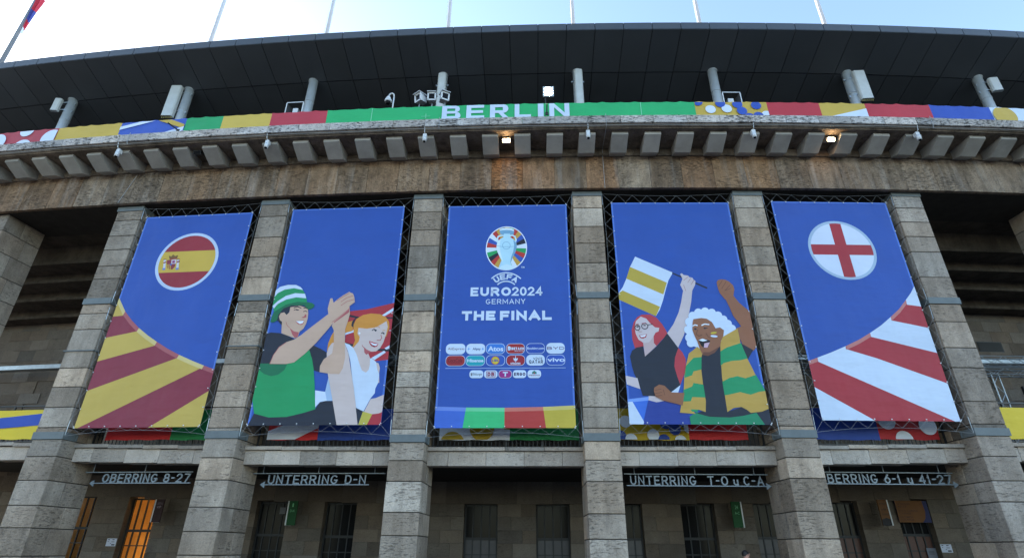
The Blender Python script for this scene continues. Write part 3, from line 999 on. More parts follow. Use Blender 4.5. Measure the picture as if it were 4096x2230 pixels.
# ---- banner with the red-yellow-red disc
p = prints[0]
hem(p)
up_ = lambda x, y: (x * 0.5705, 700 + y * 0.5705)
lo_ = lambda x, y: (x * 0.5705, 1430 + y * 0.5705)
DY, DR = (196, 168, 84), (136, 52, 68)
crv = [(820, 790), (845, 850), (885, 942), (930, 1005), (980, 1060), (1040, 1112), (1105, 1160), (1180, 1210), (1260, 1255), (1350, 1298), (1435, 1335), (1520, 1368)]
p.begin('printed_rays')
base = [up_(*q) for q in crv] + [lo_(1500, 700), lo_(300, 700), up_(600, 1300)]
p.px(base, DR)
p.px([up_(820, 790), up_(845, 850), up_(884, 942), up_(880, 970), up_(780, 978), up_(760, 900)], DY)
p.px([up_(975, 1060), up_(1040, 1112), up_(1105, 1162), up_(1095, 1185), up_(660, 1298), up_(720, 1130), up_(972, 1082)], DY)
p.px([up_(1258, 1256), up_(1350, 1299), up_(1434, 1336), lo_(1425, 68), lo_(545, 484), lo_(400, 484), lo_(560, 238), lo_(1240, 0)], DY)
p.px([lo_(1540, 200), lo_(1600, 500), lo_(1020, 500), lo_(1060, 481), lo_(1440, 255)], DY)
lt = {0: (208, 190, 130), 1: (168, 92, 98)}
for j, (a, b, c) in enumerate([(0, 2, 0), (2, 4, 1), (4, 6, 0), (6, 8, 1), (8, 10, 0), (10, 11, 1)]):
    seg = [up_(*q) for q in crv[a:b + 1]]
    p.px(seg + [(x - 9, y + 15) for x, y in seg[::-1]], lt[c])
p.begin('printed_flag_disc')
cxs = [mp_ for mp_ in (p.map(*up_(1302, 404)), p.map(*up_(1300, 803)))]
c1, c2 = p.map(*up_(1385, 405)), p.map(*up_(1235, 803))
dcx, dcz, dr = (c1[0] + c2[0]) / 2, (c1[1] + c2[1]) / 2, (c1[1] - c2[1]) / 2
p.disc(dcx, dcz, dr, (186, 204, 232))
r = dr * 0.905
p.disc(dcx, dcz, r, (150, 46, 58))
zt, zb = 0.27 * r, -0.45 * r
zt, zb = p.map(*up_(1310, 530))[1] - dcz, p.map(*up_(1290, 674))[1] - dcz
ring = [(r * math.cos(t), r * math.sin(t)) for t in [2 * math.pi * q / 60 for q in range(60)]]
band = [q for q in ring if zb <= q[1] <= zt]
ex = [(sx * math.sqrt(r * r - z * z), z) for z in (zt, zb) for sx in (1, -1)]
pts = sorted(band + ex, key=lambda q: math.atan2(q[1] - (zt + zb) / 2, q[0]))
p.uv([(dcx + x, dcz + z) for x, z in pts], (202, 170, 72))
p.begin('printed_crest')
e = lambda pts, c: p.px([up_(*q) for q in pts], c)
e([(1175, 590), (1240, 585), (1230, 635), (1212, 655), (1190, 655), (1172, 635)], (140, 56, 66))
e([(1206, 588), (1240, 585), (1236, 615), (1204, 617)], (208, 196, 206))
e([(1212, 595), (1230, 592), (1228, 611), (1210, 612)], (140, 60, 120))
e([(1172, 620), (1203, 618), (1200, 655), (1190, 655), (1174, 640)], (190, 150, 70))
e([(1180, 622), (1184, 622), (1182, 648), (1178, 645)], (140, 56, 66))
e([(1192, 621), (1196, 621), (1194, 653), (1190, 653)], (140, 56, 66))
for x in (1160, 1252):
    e([(x - 7, 585), (x + 9, 584), (x + 2, 652), (x - 14, 653)], (205, 205, 215))
    e([(x - 16, 645), (x + 4, 644), (x + 2, 657), (x - 18, 658)], (110, 130, 190))
    e([(x - 8, 582), (x + 12, 581), (x + 10, 588), (x - 10, 589)], (150, 105, 60))
e([(1150, 605), (1172, 598), (1172, 606), (1150, 614)], (140, 56, 66))
e([(1243, 600), (1265, 594), (1263, 604), (1243, 610)], (140, 56, 66))
e([(1192, 580), (1188, 560), (1205, 565), (1218, 552), (1232, 563), (1252, 556), (1245, 578)], (120, 90, 50))
e([(1194, 580), (1245, 576), (1244, 583), (1194, 587)], (150, 56, 60))
p.oval(*up_(1202, 621), 4, 4.5, (80, 100, 170), n=12)
p.done()

# ---- banner with the red cross on a white disc
p = prints[4]
hem(p)
up_ = lambda x, y: (2696 + x * 0.5705, 700 + y * 0.5705)
lo_ = lambda x, y: (2696 + x * 0.5705, 1430 + y * 0.5705)
CR = (168, 50, 60)
crv = [(1700, 715), (1680, 765), (1655, 815), (1620, 865), (1572, 930), (1515, 985), (1448, 1045), (1370, 1100), (1290, 1150), (1200, 1195), (1100, 1240), (1000, 1280), (900, 1318)]
p.begin('printed_rays')
p.px([up_(*q) for q in crv] + [lo_(850, 60), lo_(850, 700), lo_(2300, 700), up_(2000, 1000)], WHT)
p.px([up_(1622, 866), up_(1572, 930), up_(1515, 987), up_(1520, 1010), up_(1900, 1082), up_(1860, 925), up_(1628, 897)], CR)
p.px([up_(1368, 1102), up_(1290, 1150), up_(1198, 1197), up_(1200, 1216), lo_(1420, 0), lo_(1920, 173), lo_(2100, 240), lo_(2000, 0), up_(1900, 1249), up_(1372, 1126)], CR)
p.px([up_(1002, 1281), up_(900, 1318), lo_(930, 182), lo_(985, 212), lo_(1400, 440), lo_(1500, 500), lo_(2060, 480), lo_(1965, 440), lo_(1005, 28)], CR)
lt = (190, 122, 118)
for a, b in ((3, 5), (7, 9), (11, 12)):
    seg = [up_(*q) for q in crv[a:b + 1]]
    p.px(seg + [(x + 4, y + 15) for x, y in seg[::-1]], lt)
p.begin('printed_cross_disc')
c1, c2 = p.map(*up_(1120, 322)), p.map(*up_(1240, 730))
dcx, dcz, dr = (c1[0] + c2[0]) / 2, (c1[1] + c2[1]) / 2, (c1[1] - c2[1]) / 2
p.disc(dcx, dcz, dr, (164, 188, 214))
r = dr * 0.915
p.disc(dcx, dcz, r, (208, 220, 242))
a = 0.19 * r
def arc_bar(vert):
    q = math.asin(a / r)
    out = [(r * math.cos(t), r * math.sin(t)) for t in [-q + 2 * q * j / 6 for j in range(7)]]
    out += [(-x, -z) for x, z in out]
    return [(dcx + (z if vert else x), dcz + (x if vert else z)) for x, z in out]
p.uv(arc_bar(False), CR)
p.uv(arc_bar(True), CR)
p.done()

# ---- banner with the two clapping fans
p = prints[1]
T = lambda x, y: (960 + x / 2.19, 1080 + y / 2.19)
A = lambda pts, c: p.px([T(*q) for q in pts], c)
ST = lambda pts, w, c: p.stroke([T(*q) for q in pts], w / 2.19, c)
SKA, SKB, SKD = (200, 168, 148), (206, 188, 184), (176, 92, 96)
HAIR = (208, 142, 62)
hem(p)
p.begin('printed_flag')
A([(940, 374), (1100, 358), (1345, 303), (1290, 800), (1170, 812), (1030, 760), (900, 700), (930, 480)], RED)
A([(950, 402), (1035, 424), (1035, 442), (950, 422)], BLK)
A([(1250, 424), (1330, 431), (1330, 444), (1250, 436)], BLK)
A([(1225, 418), (1345, 342), (1345, 370), (1262, 418)], WHT)
A([(905, 568), (990, 533), (990, 556), (905, 583)], WHT)
A([(905, 645), (990, 664), (980, 688), (905, 664)], BLK)
A([(1180, 703), (1300, 708), (1300, 730), (1175, 720)], BLK)
A([(1140, 782), (1250, 722), (1266, 736), (1165, 802)], WHT)
A([(1255, 700), (1305, 672), (1305, 702), (1270, 712)], WHT)
p.begin('printed_woman')
A([(930, 470), (980, 456), (980, 545), (905, 565), (905, 520)], HAIR)
A([(820, 540), (790, 590), (765, 650), (752, 720), (830, 650)], HAIR)
A([(985, 545), (985, 490), (1015, 440), (1070, 408), (1140, 395), (1220, 402), (1270, 428), (1298, 470), (1300, 520), (1270, 600), (1150, 560), (1050, 600), (1030, 640), (1000, 672), (972, 692), (998, 630)], HAIR)
A([(1028, 423), (1002, 448), (987, 490), (985, 518), (966, 500), (975, 465), (995, 440)], BLK)
A([(1040, 600), (1060, 680), (1110, 740), (1130, 790), (1170, 810), (1205, 850), (1205, 1000), (1000, 1000), (930, 700), (905, 645), (985, 690), (1030, 640)], SKB)
A([(1030, 520), (1100, 528), (1170, 520), (1240, 485), (1275, 463), (1286, 510), (1270, 580), (1245, 650), (1215, 700), (1180, 727), (1140, 729), (1100, 710), (1065, 680), (1045, 640), (1040, 600), (1020, 570)], SKB)
A([(1060, 680), (1100, 710), (1140, 729), (1095, 756), (1078, 735), (1076, 700)], SKD)
A([(905, 650), (950, 665), (985, 700), (1010, 750), (1030, 820), (1055, 890), (1090, 910), (1115, 885), (1125, 840), (1128, 790), (1140, 785), (1175, 815), (1190, 840), (1195, 890), (1205, 930), (1195, 1000), (1170, 1050), (1165, 1090), (1130, 1130), (1065, 1245), (1000, 1215), (975, 1000), (955, 800), (935, 720)], WHT)
A([(1180, 825), (1200, 830), (1212, 870), (1205, 918), (1190, 890)], SKB)
A([(1120, 635), (1165, 650), (1203, 660), (1190, 685), (1165, 692), (1140, 680), (1125, 660)], (180, 60, 70))
A([(1126, 645), (1165, 660), (1198, 664), (1180, 678), (1150, 672)], (232, 236, 245))
A([(1140, 668), (1165, 675), (1180, 678), (1160, 684)], BLK)
ST([(1148, 545), (1165, 533), (1188, 545)], 7, BLK)
ST([(1172, 540), (1180, 550)], 10, BLK)
ST([(1228, 572), (1242, 562), (1256, 574)], 7, BLK)
ST([(1245, 568), (1250, 576)], 9, BLK)
ST([(1170, 515), (1205, 510), (1215, 522)], 5, HAIR)
ST([(1240, 545), (1262, 545)], 5, HAIR)
ST([(1225, 585), (1232, 610), (1218, 632), (1190, 630)], 6, SKD)
p.oval(*T(1038, 568), 4, 4, (230, 238, 250), n=10)
p.begin('printed_man')
A([(650, 1058), (735, 1072), (765, 950), (800, 1150), (740, 1150), (690, 1160), (648, 1205)], (206, 220, 244))
A([(735, 1072), (765, 950), (800, 1150), (750, 1150)], (166, 190, 222))
A([(125, 1245), (250, 1285), (400, 1280), (550, 1250), (650, 1218), (690, 1160), (740, 1150), (805, 1153), (845, 1370), (60, 1370)], BLK)
A([(222, 565), (270, 553), (340, 558), (410, 580), (470, 612), (520, 640), (600, 680), (640, 670), (700, 700), (775, 745), (720, 800), (700, 850), (690, 902), (635, 885), (600, 720), (420, 832), (165, 822)], BLK)
A([(172, 820), (150, 950), (108, 1120), (125, 1250), (250, 1285), (400, 1283), (550, 1250), (650, 1220), (645, 1000), (638, 880), (625, 790), (600, 705), (540, 755), (470, 812), (400, 828)], (34, 150, 92))
A([(160, 870), (172, 820), (410, 830), (385, 880), (330, 920), (270, 932), (210, 912)], (28, 112, 78))
A([(365, 455), (360, 560), (410, 580), (475, 605), (502, 595), (518, 550), (440, 515), (400, 465)], SKA)
A([(432, 515), (470, 546), (512, 553), (500, 597), (475, 600), (455, 575)], SKD)
A([(300, 440), (335, 370), (370, 335), (420, 320), (500, 315), (595, 330), (597, 360), (440, 345), (420, 392), (410, 402), (372, 388), (348, 420), (366, 470), (362, 492), (332, 455)], BLK)
A([(438, 335), (520, 322), (590, 345), (594, 390), (590, 430), (575, 480), (550, 525), (510, 554), (470, 546), (430, 515), (400, 470), (372, 464), (348, 448), (339, 415), (355, 385), (385, 378), (405, 402), (430, 378)], SKA)
A([(592, 358), (560, 318), (450, 318), (380, 343), (335, 398), (322, 450), (290, 466), (262, 462), (280, 408), (298, 368), (400, 308), (500, 284), (582, 290), (625, 298), (650, 316), (640, 338), (615, 352)], (30, 108, 74))
A([(298, 372), (282, 315), (300, 240), (310, 190), (350, 155), (420, 138), (490, 140), (530, 160), (552, 190), (568, 220), (580, 260), (584, 293), (500, 287), (400, 311)], (38, 146, 92))
A([(310, 190), (350, 155), (420, 138), (490, 140), (530, 160), (550, 185), (470, 168), (390, 180), (330, 210), (302, 243)], WHT)
A([(284, 322), (330, 280), (400, 235), (480, 212), (567, 218), (577, 258), (490, 248), (400, 268), (330, 305), (295, 345)], WHT)
ST([(470, 340), (500, 330), (532, 343)], 8, BLK)
ST([(555, 346), (572, 342), (586, 348)], 7, BLK)
ST([(470, 360), (492, 354), (512, 361)], 6, BLK)
ST([(492, 357), (500, 361)], 9, BLK)
ST([(552, 374), (570, 369), (584, 376)], 6, BLK)
A([(550, 375), (562, 400), (578, 398), (577, 424), (552, 431), (533, 425), (558, 417), (564, 405)], SKD)
A([(482, 460), (557, 447), (552, 480), (530, 491), (500, 480)], (184, 96, 96))
A([(487, 459), (555, 454), (546, 475), (522, 482)], (226, 236, 248))
ST([(402, 465), (408, 490), (432, 515)], 4, SKD)
p.begin('printed_arms')
A([(752, 740), (770, 690), (800, 650), (850, 640), (905, 650), (940, 740), (960, 880), (985, 1050), (1003, 1215), (1018, 1370), (835, 1370), (800, 1150), (775, 1000), (760, 915)], SKB)
A([(1260, 1098), (1250, 1245), (1195, 1266), (1130, 1272), (1070, 1250), (1130, 1140), (1175, 1132)], SKB)
A([(1000, 1213), (1062, 1246), (1014, 1362)], BLK)
A([(1062, 1246), (1142, 1271), (1088, 1372), (1014, 1372)], (190, 176, 76))
A([(1142, 1271), (1195, 1266), (1250, 1244), (1228, 1372), (1088, 1372)], RED)
A([(798, 500), (815, 468), (900, 400), (957, 335), (957, 400), (940, 460), (915, 530), (911, 650), (912, 780), (892, 870), (860, 922), (790, 919), (690, 902), (693, 850), (728, 790), (800, 740), (815, 650), (815, 540)], SKA)
A([(957, 335), (920, 370), (880, 410), (812, 470), (820, 475), (950, 385)], SKD)
A([(258, 826), (290, 750), (340, 680), (400, 640), (470, 618), (530, 580), (620, 510), (700, 450), (770, 397), (764, 350), (775, 310), (788, 262), (806, 260), (816, 300), (850, 270), (900, 235), (955, 204), (963, 211), (985, 219), (992, 234), (998, 258), (1001, 296), (955, 330), (948, 360), (890, 410), (820, 465), (740, 560), (660, 650), (560, 745), (470, 815), (400, 829)], SKA)
ST([(845, 280), (900, 246), (955, 215)], 4, SKD)
ST([(880, 292), (930, 258), (985, 240)], 4, SKD)
ST([(880, 325), (930, 290), (995, 272)], 4, SKD)
ST([(800, 470), (870, 420), (950, 355)], 4, SKD)
ST([(262, 826), (292, 750), (342, 682), (402, 642)], 4, SKD)
p.done()

# ---- banner with the flag-waving woman and the man in the scarf
p = prints[3]
T = lambda x, y: (2440 + x / 1.894, 980 + y / 1.894)
A = lambda pts, c: p.px([T(*q) for q in pts], c)
ST = lambda pts, w, c: p.stroke([T(*q) for q in pts], w / 1.894, c)
SKW, SKM, SKS, LIN = (204, 190, 194), (148, 98, 72), (112, 74, 60), (172, 130, 128)
YLW, GN = (190, 154, 74), (36, 146, 98)
hem(p)
p.begin('printed_flag')
A([(192, 90), (478, 208), (445, 265), (425, 330), (402, 420), (378, 490), (348, 540), (60, 415), (62, 372), (98, 320), (128, 250), (152, 170)], WHT)
A([(152, 168), (432, 284), (405, 374), (124, 258)], (186, 162, 66))
A([(95, 348), (380, 468), (348, 540), (60, 415), (62, 372)], (186, 162, 66))
A([(474, 206), (739, 317), (734, 328), (470, 216)], BLK)
p.begin('printed_woman')
A([(555, 340), (624, 340), (615, 430), (598, 520), (588, 580), (560, 680), (515, 777), (430, 672), (480, 600), (520, 510), (540, 430)], SKW)
A([(533, 218), (545, 212), (560, 226), (575, 227), (592, 229), (602, 241), (625, 245), (633, 258), (648, 270), (645, 300), (625, 340), (555, 345), (533, 300), (550, 255)], SKW)
for a, b in (((560, 265), (592, 240)), ((590, 282), (612, 250)), ((615, 298), (636, 262)), ((575, 345), (558, 300))):
    ST([a, b], 4, LIN)
A([(240, 530), (300, 527), (350, 550), (395, 600), (420, 640), (436, 672), (345, 772), (260, 772), (188, 786), (168, 720), (163, 650), (178, 590), (205, 550)], (184, 64, 74))
A([(262, 700), (330, 690), (332, 745), (352, 766), (264, 848), (250, 745)], (196, 172, 174))
A([(232, 545), (275, 560), (300, 590), (340, 625), (373, 628), (368, 655), (345, 665), (325, 700), (295, 740), (255, 746), (215, 720), (195, 680), (185, 630), (195, 580)], SKW)
A([(518, 778), (548, 812), (573, 862), (572, 950), (530, 1062), (505, 1000), (482, 930), (488, 850)], (184, 64, 74))
A([(250, 770), (264, 848), (345, 775), (400, 715), (433, 668), (517, 778), (492, 850), (487, 920), (510, 1000), (532, 1060), (480, 1105), (460, 1119), (400, 1152), (245, 1147), (215, 1050), (180, 980), (165, 930), (149, 850), (165, 805), (200, 780)], BLK)
A([(533, 1060), (515, 1117), (458, 1119)], WHT)
A([(112, 996), (206, 1014), (227, 1097), (125, 1064)], SKW)
A([(290, 1148), (395, 1150), (408, 1187), (350, 1197), (288, 1182)], SKW)
A([(288, 1180), (350, 1195), (408, 1185), (532, 1210), (605, 1300), (615, 1380), (245, 1380)], (44, 66, 150))
A([(125, 1178), (292, 1154), (288, 1184), (125, 1206)], (120, 158, 230))
A([(166, 1198), (286, 1182), (250, 1345)], (62, 112, 214))
A([(125, 1200), (166, 1194), (254, 1345), (250, 1382), (130, 1382)], WHT)
A([(218, 688), (280, 678), (272, 702), (250, 712), (230, 708)], (168, 52, 66))
A([(224, 690), (276, 682), (262, 698), (238, 702)], (232, 238, 248))
ST([(216, 648), (218, 660), (240, 660)], 5, LIN)
for cx_, cy_, rx_, ry_ in ((263, 618, 24, 21), (207, 630, 19, 19)):
    ST([(cx_ + rx_ * math.cos(2 * math.pi * q / 14), cy_ + ry_ * math.sin(2 * math.pi * q / 14)) for q in range(15)], 6, BLK)
ST([(285, 608), (322, 602)], 5, BLK)
ST([(255, 612), (268, 612)], 8, BLK)
ST([(202, 624), (214, 622)], 8, BLK)
ST([(195, 606), (215, 603)], 5, (160, 70, 76))
ST([(240, 598), (272, 594)], 5, (160, 70, 76))
p.begin('printed_man')
A([(868, 395), (932, 378), (975, 430), (1060, 500), (1078, 560), (1100, 640), (1115, 750), (1080, 792), (1005, 755), (970, 680), (955, 622), (990, 608), (930, 530), (900, 460)], SKM)
A([(806, 280), (815, 262), (840, 255), (870, 258), (900, 272), (930, 300), (939, 330), (932, 382), (870, 407), (830, 360), (815, 320)], SKM)
for a, b in (((822, 308), (850, 262)), ((845, 325), (876, 275)), ((868, 340), (905, 300)), ((868, 340), (912, 322))):
    ST([a, b], 4, SKS)
pts = []
for j, (x, y) in enumerate([(625, 765), (590, 720), (578, 660), (585, 600), (605, 545), (640, 510), (690, 496), (740, 494), (790, 506), (835, 530), (875, 562), (905, 600), (938, 632)]):
    pts.append((x, y))
A(pts + [(900, 680), (760, 800), (690, 800), (660, 772)], (206, 222, 246))
for x, y in [(600, 700), (592, 640), (600, 580), (625, 535), (668, 510), (718, 502), (768, 510), (815, 530), (855, 560), (888, 592), (918, 628), (612, 740)]:
    p.oval(*T(x, y), 17, 17, (206, 222, 246), n=14)
A([(985, 735), (1078, 785), (1040, 856)], BLK)
A([(698, 822), (740, 836), (800, 800), (835, 745), (850, 1000), (868, 1130), (890, 1262), (715, 1264), (700, 1080), (685, 950), (685, 850)], BLK)
A([(600, 1300), (655, 1262), (760, 1285), (900, 1290), (1100, 1240), (1185, 1380), (612, 1380)], (38, 134, 96))
A([(700, 1255), (900, 1250), (1000, 1215), (1065, 1258), (1200, 1220), (1225, 1350), (1172, 1354), (1102, 1258), (1000, 1285), (900, 1299), (750, 1297), (650, 1272)], BLK)
A([(660, 768), (702, 802), (690, 850), (690, 950), (705, 1080), (723, 1180), (721, 1262), (670, 1245), (618, 1245), (645, 1278), (526, 1271), (555, 1100), (560, 1000), (575, 900), (595, 820)], YLW)
A([(573, 915), (630, 853), (691, 845), (690, 940), (630, 955), (620, 985), (562, 1006)], GN)
A([(556, 1096), (620, 1070), (630, 1043), (704, 1054), (719, 1152), (620, 1150), (610, 1182), (545, 1186)], GN)
A([(606, 1244), (668, 1245), (655, 1262), (620, 1262)], GN)
A([(832, 740), (850, 690), (962, 624), (985, 740), (1035, 850), (1100, 980), (1168, 1090), (1198, 1225), (1140, 1250), (1060, 1260), (1030, 1237), (990, 1217), (930, 1227), (885, 1258), (865, 1130), (845, 1000), (835, 850)], YLW)
A([(833, 800), (880, 770), (986, 734), (1036, 850), (980, 865), (920, 870), (860, 887), (835, 908)], GN)
A([(847, 1030), (900, 1000), (960, 985), (1020, 1000), (1098, 972), (1170, 1092), (1120, 1100), (1060, 1123), (980, 1105), (900, 1125), (864, 1132)], GN)
A([(630, 560), (690, 550), (730, 555), (770, 580), (797, 626), (830, 619), (860, 640), (856, 680), (838, 720), (832, 760), (790, 812), (740, 837), (700, 830), (680, 790), (660, 730), (640, 690), (622, 640), (624, 590)], SKM)
A([(700, 830), (740, 837), (790, 812), (832, 760), (800, 780), (750, 808), (705, 808)], SKS)
A([(666, 718), (700, 706), (757, 720), (742, 768), (712, 778), (690, 762)], (30, 30, 38))
A([(668, 718), (700, 706), (737, 720), (700, 728)], (226, 236, 248))
A([(712, 742), (753, 733), (736, 773), (708, 774)], (214, 176, 196))
ST([(625, 612), (642, 603), (660, 608)], 8, (226, 236, 248))
ST([(692, 606), (715, 596), (748, 599)], 8, (226, 236, 248))
ST([(640, 632), (650, 636)], 12, BLK)
ST([(708, 624), (735, 626)], 6, BLK)
ST([(712, 627), (720, 629)], 10, BLK)
ST([(662, 640), (650, 675), (672, 688), (695, 678)], 6, SKS)
ST([(725, 665), (740, 690), (755, 700)], 5, SKS)
p.oval(*T(782, 662), 12.5, 4.2, (196, 176, 64), -0.18)
p.oval(*T(785, 687), 14, 4.2, (206, 222, 246), 0.08)
A([(332, 1085), (370, 1061), (410, 1069), (462, 1118), (560, 1120), (548, 1216), (400, 1182), (340, 1152), (329, 1110)], SKM)
for a, b in (((335, 1105), (385, 1095)), ((336, 1130), (390, 1120)), ((345, 1150), (392, 1142)), ((400, 1100), (412, 1140))):
    ST([a, b], 4, SKS)
p.done()

# ---- banner with emblem, lettering and logo panels
p = prints[2]
T = lambda x, y: (1760 + x / 2.061, 860 + y / 2.061)
def U(x, y): return p.map(*T(x, y))
lo_ = lambda x, y: (1300 + x * 0.5705, 1430 + y * 0.5705)
hem(p)
p.begin('printed_colour_fields')
tops = [(770, 340), (985, 347), (1255, 349), (1525, 343), (1765, 332)]
bots = [(750, 500), (958, 500), (1253, 500), (1547, 500), (1765, 500)]
fc = [((66, 106, 200), (108, 138, 214)), ((60, 186, 118), (110, 206, 152)), ((182, 62, 58), (204, 118, 106)), ((196, 174, 66), (208, 192, 112))]
for j in range(4):
    a, b, c, d = tops[j], tops[j + 1], bots[j + 1], bots[j]
    p.px([lo_(*a), lo_(*b), lo_(*c), lo_(*d)], fc[j][0])
    f_ = 0.17
    p.px([lo_(*a), lo_(*b), lo_(b[0] + (c[0] - b[0]) * f_, b[1] + 27), lo_(a[0] + (d[0] - a[0]) * f_, a[1] + 27)], fc[j][1])
p.begin('printed_emblem')
ex, ez = U(548, 272)
rx = (U(718, 272)[0] - U(378, 272)[0]) / 2
rz = (U(548, 92)[1] - U(548, 453)[1]) / 2
p.disc(ex, ez, rx, (226, 236, 250), 48, rz)
K = BLK
rays = [(222, 236, 250), (28, 150, 90), (176, 50, 52), (52, 84, 170), (190, 152, 70), (214, 228, 246), (36, 160, 96)]
seq = ['W', 'G', 'R', 'B', 'Y', 'W', 'G', 'C', 'C', 'Y', 'R', 'K', 'G', 'W', 'R', 'B', 'W', 'R', 'Y', 'K', 'Y', 'G', 'R', 'Y', 'B', 'K']
pal = {'W': (214, 228, 246), 'G': (40, 158, 92), 'R': (184, 56, 52), 'B': (54, 88, 176), 'Y': (196, 156, 72), 'K': (34, 38, 52), 'C': (176, 214, 236)}
nr = len(seq)
p.layer += 1
for j, cc in enumerate(seq):
    a0, a1 = math.radians(12) - 2 * math.pi * j / nr, math.radians(12) - 2 * math.pi * (j + 1) / nr
    o = [(ex + rx * 0.955 * math.cos(a0 + (a1 - a0) * q / 4), ez + rz * 0.958 * math.sin(a0 + (a1 - a0) * q / 4)) for q in range(5)]
    p.uv(o + [(ex + rx * 0.4 * math.cos(a1), ez + rz * 0.4 * math.sin(a1)), (ex + rx * 0.4 * math.cos(a0), ez + rz * 0.4 * math.sin(a0))], pal[cc], same=True)
p.layer += 1
CUP, CUD = (182, 222, 240), (118, 166, 200)
A = lambda pts, c: p.px([T(*q) for q in pts], c)
A([(492, 130), (495, 118), (520, 110), (552, 107), (585, 110), (610, 120), (612, 140), (608, 158), (580, 166), (552, 168), (520, 166), (498, 156)], CUD)
A([(492, 130), (495, 118), (520, 110), (552, 107), (585, 110), (610, 120), (612, 134), (580, 126), (552, 124), (520, 126)], (214, 232, 244))
A([(528, 155), (578, 155), (582, 185), (605, 200), (628, 225), (634, 262), (625, 300), (600, 350), (588, 380), (585, 405), (600, 430), (612, 442), (580, 450), (548, 453), (515, 450), (484, 440), (500, 425), (512, 400), (508, 375), (490, 340), (472, 300), (466, 262), (472, 225), (495, 200), (522, 185)], CUP)
p.stroke([T(*q) for q in [(530, 172), (500, 170), (480, 180), (472, 205), (476, 225)]], 12 / 2.061, (200, 228, 242))
p.stroke([T(*q) for q in [(576, 172), (600, 168), (620, 180), (628, 205), (622, 225)]], 12 / 2.061, (200, 228, 242))
A([(470, 240), (486, 210), (500, 205), (492, 260), (505, 330), (520, 380), (512, 378), (490, 340), (472, 300), (466, 262)], (214, 234, 244))
A([(634, 262), (625, 300), (600, 350), (588, 380), (580, 400), (585, 350), (605, 300), (612, 250), (605, 205), (625, 225)], CUD)
p.stroke([T(*q) for q in [(467, 255), (515, 262), (585, 262), (633, 255)]], 3 / 2.061, CUD)
p.stroke([T(548 + 32 * math.cos(2 * math.pi * q / 16), 252 + 30 * math.sin(2 * math.pi * q / 16)) for q in range(17)], 3.5 / 2.061, CUD)
A([(484, 440), (515, 448), (548, 453), (580, 450), (612, 442), (590, 418), (552, 405), (510, 418)], (206, 232, 244))
x0, z0 = U(667, 438); x1, z1 = U(696, 423)
p.text('TM', x0, x1, z0, z1, WHT, 0.02)
p.begin('printed_lettering')
def arcline(cx_, cy_, r_, a0, a1, w, c):
    p.stroke([T(cx_ + r_ * math.sin(math.radians(a0 + (a1 - a0) * q / 12)), cy_ - r_ * math.cos(math.radians(a0 + (a1 - a0) * q / 12))) for q in range(13)], w / 2.061, c)
arcline(545, 650, 174, -43, 43, 10, WHT)
arcline(545, 650, 104, -42, 42, 10, WHT)
for ch, a in (('U', -34), ('E', -12), ('F', 11), ('A', 32)):
    cx_, cz_ = U(545 + 139 * math.sin(math.radians(a)), 648 - 139 * math.cos(math.radians(a)))
    t = math.radians(-a * 0.95)
    p.layer += 1
    for st in glyph(ch, -0.1, 0.2, -0.11, 0.22, 0.055):
        p.layer += 0.15
        for q in st:
            n = len(p.cur[1])
            p.cur[1].extend([(cx_ + x * math.cos(t) - z * math.sin(t), -p.layer * p.STEP, cz_ + x * math.sin(t) + z * math.cos(t)) for x, z in q])
            p.cur[2].append([n, n + 1, n + 2, n + 3])
            p.cur[3].append(p.mat(WHT))
def tc(txt, xa, ya, xb, yb, c=WHT, wt=0.2, gap=0.22):
    x0, z0 = U(xa, yb); x1, z1 = U(xb, ya)
    p.caps(txt, x0, x1, z0, z1, c, wt, gap)
def tx(txt, xa, ya, xb, yb, c=WHT, off=0.03, sp=1.0, skew=0.0):
    x0, z0 = U(xa, yb); x1, z1 = U(xb, ya)
    p.text(txt, x0, x1, z0, z1, c, off, sp, skew)
tc('EURO', 250, 594, 584, 670, WHT, 0.25, 0.22)
tc('2024', 592, 590, 843, 666, WHT, 0.19, 0.16)
tc('GERMANY', 376, 690, 702, 735, WHT, 0.14, 0.3)
tc('THE', 176, 790, 456, 870, WHT, 0.29, 0.18)
tc('FINAL', 492, 786, 918, 868, WHT, 0.29, 0.18)
x0, z0 = U(42, 1265); x1, z1 = U(1033, 1258)
p.uv([(x0, z0), (x1, z0), (x1, z1 + 0.012), (x0, z1 + 0.012)], (168, 190, 232))
DKB = (52, 46, 92)
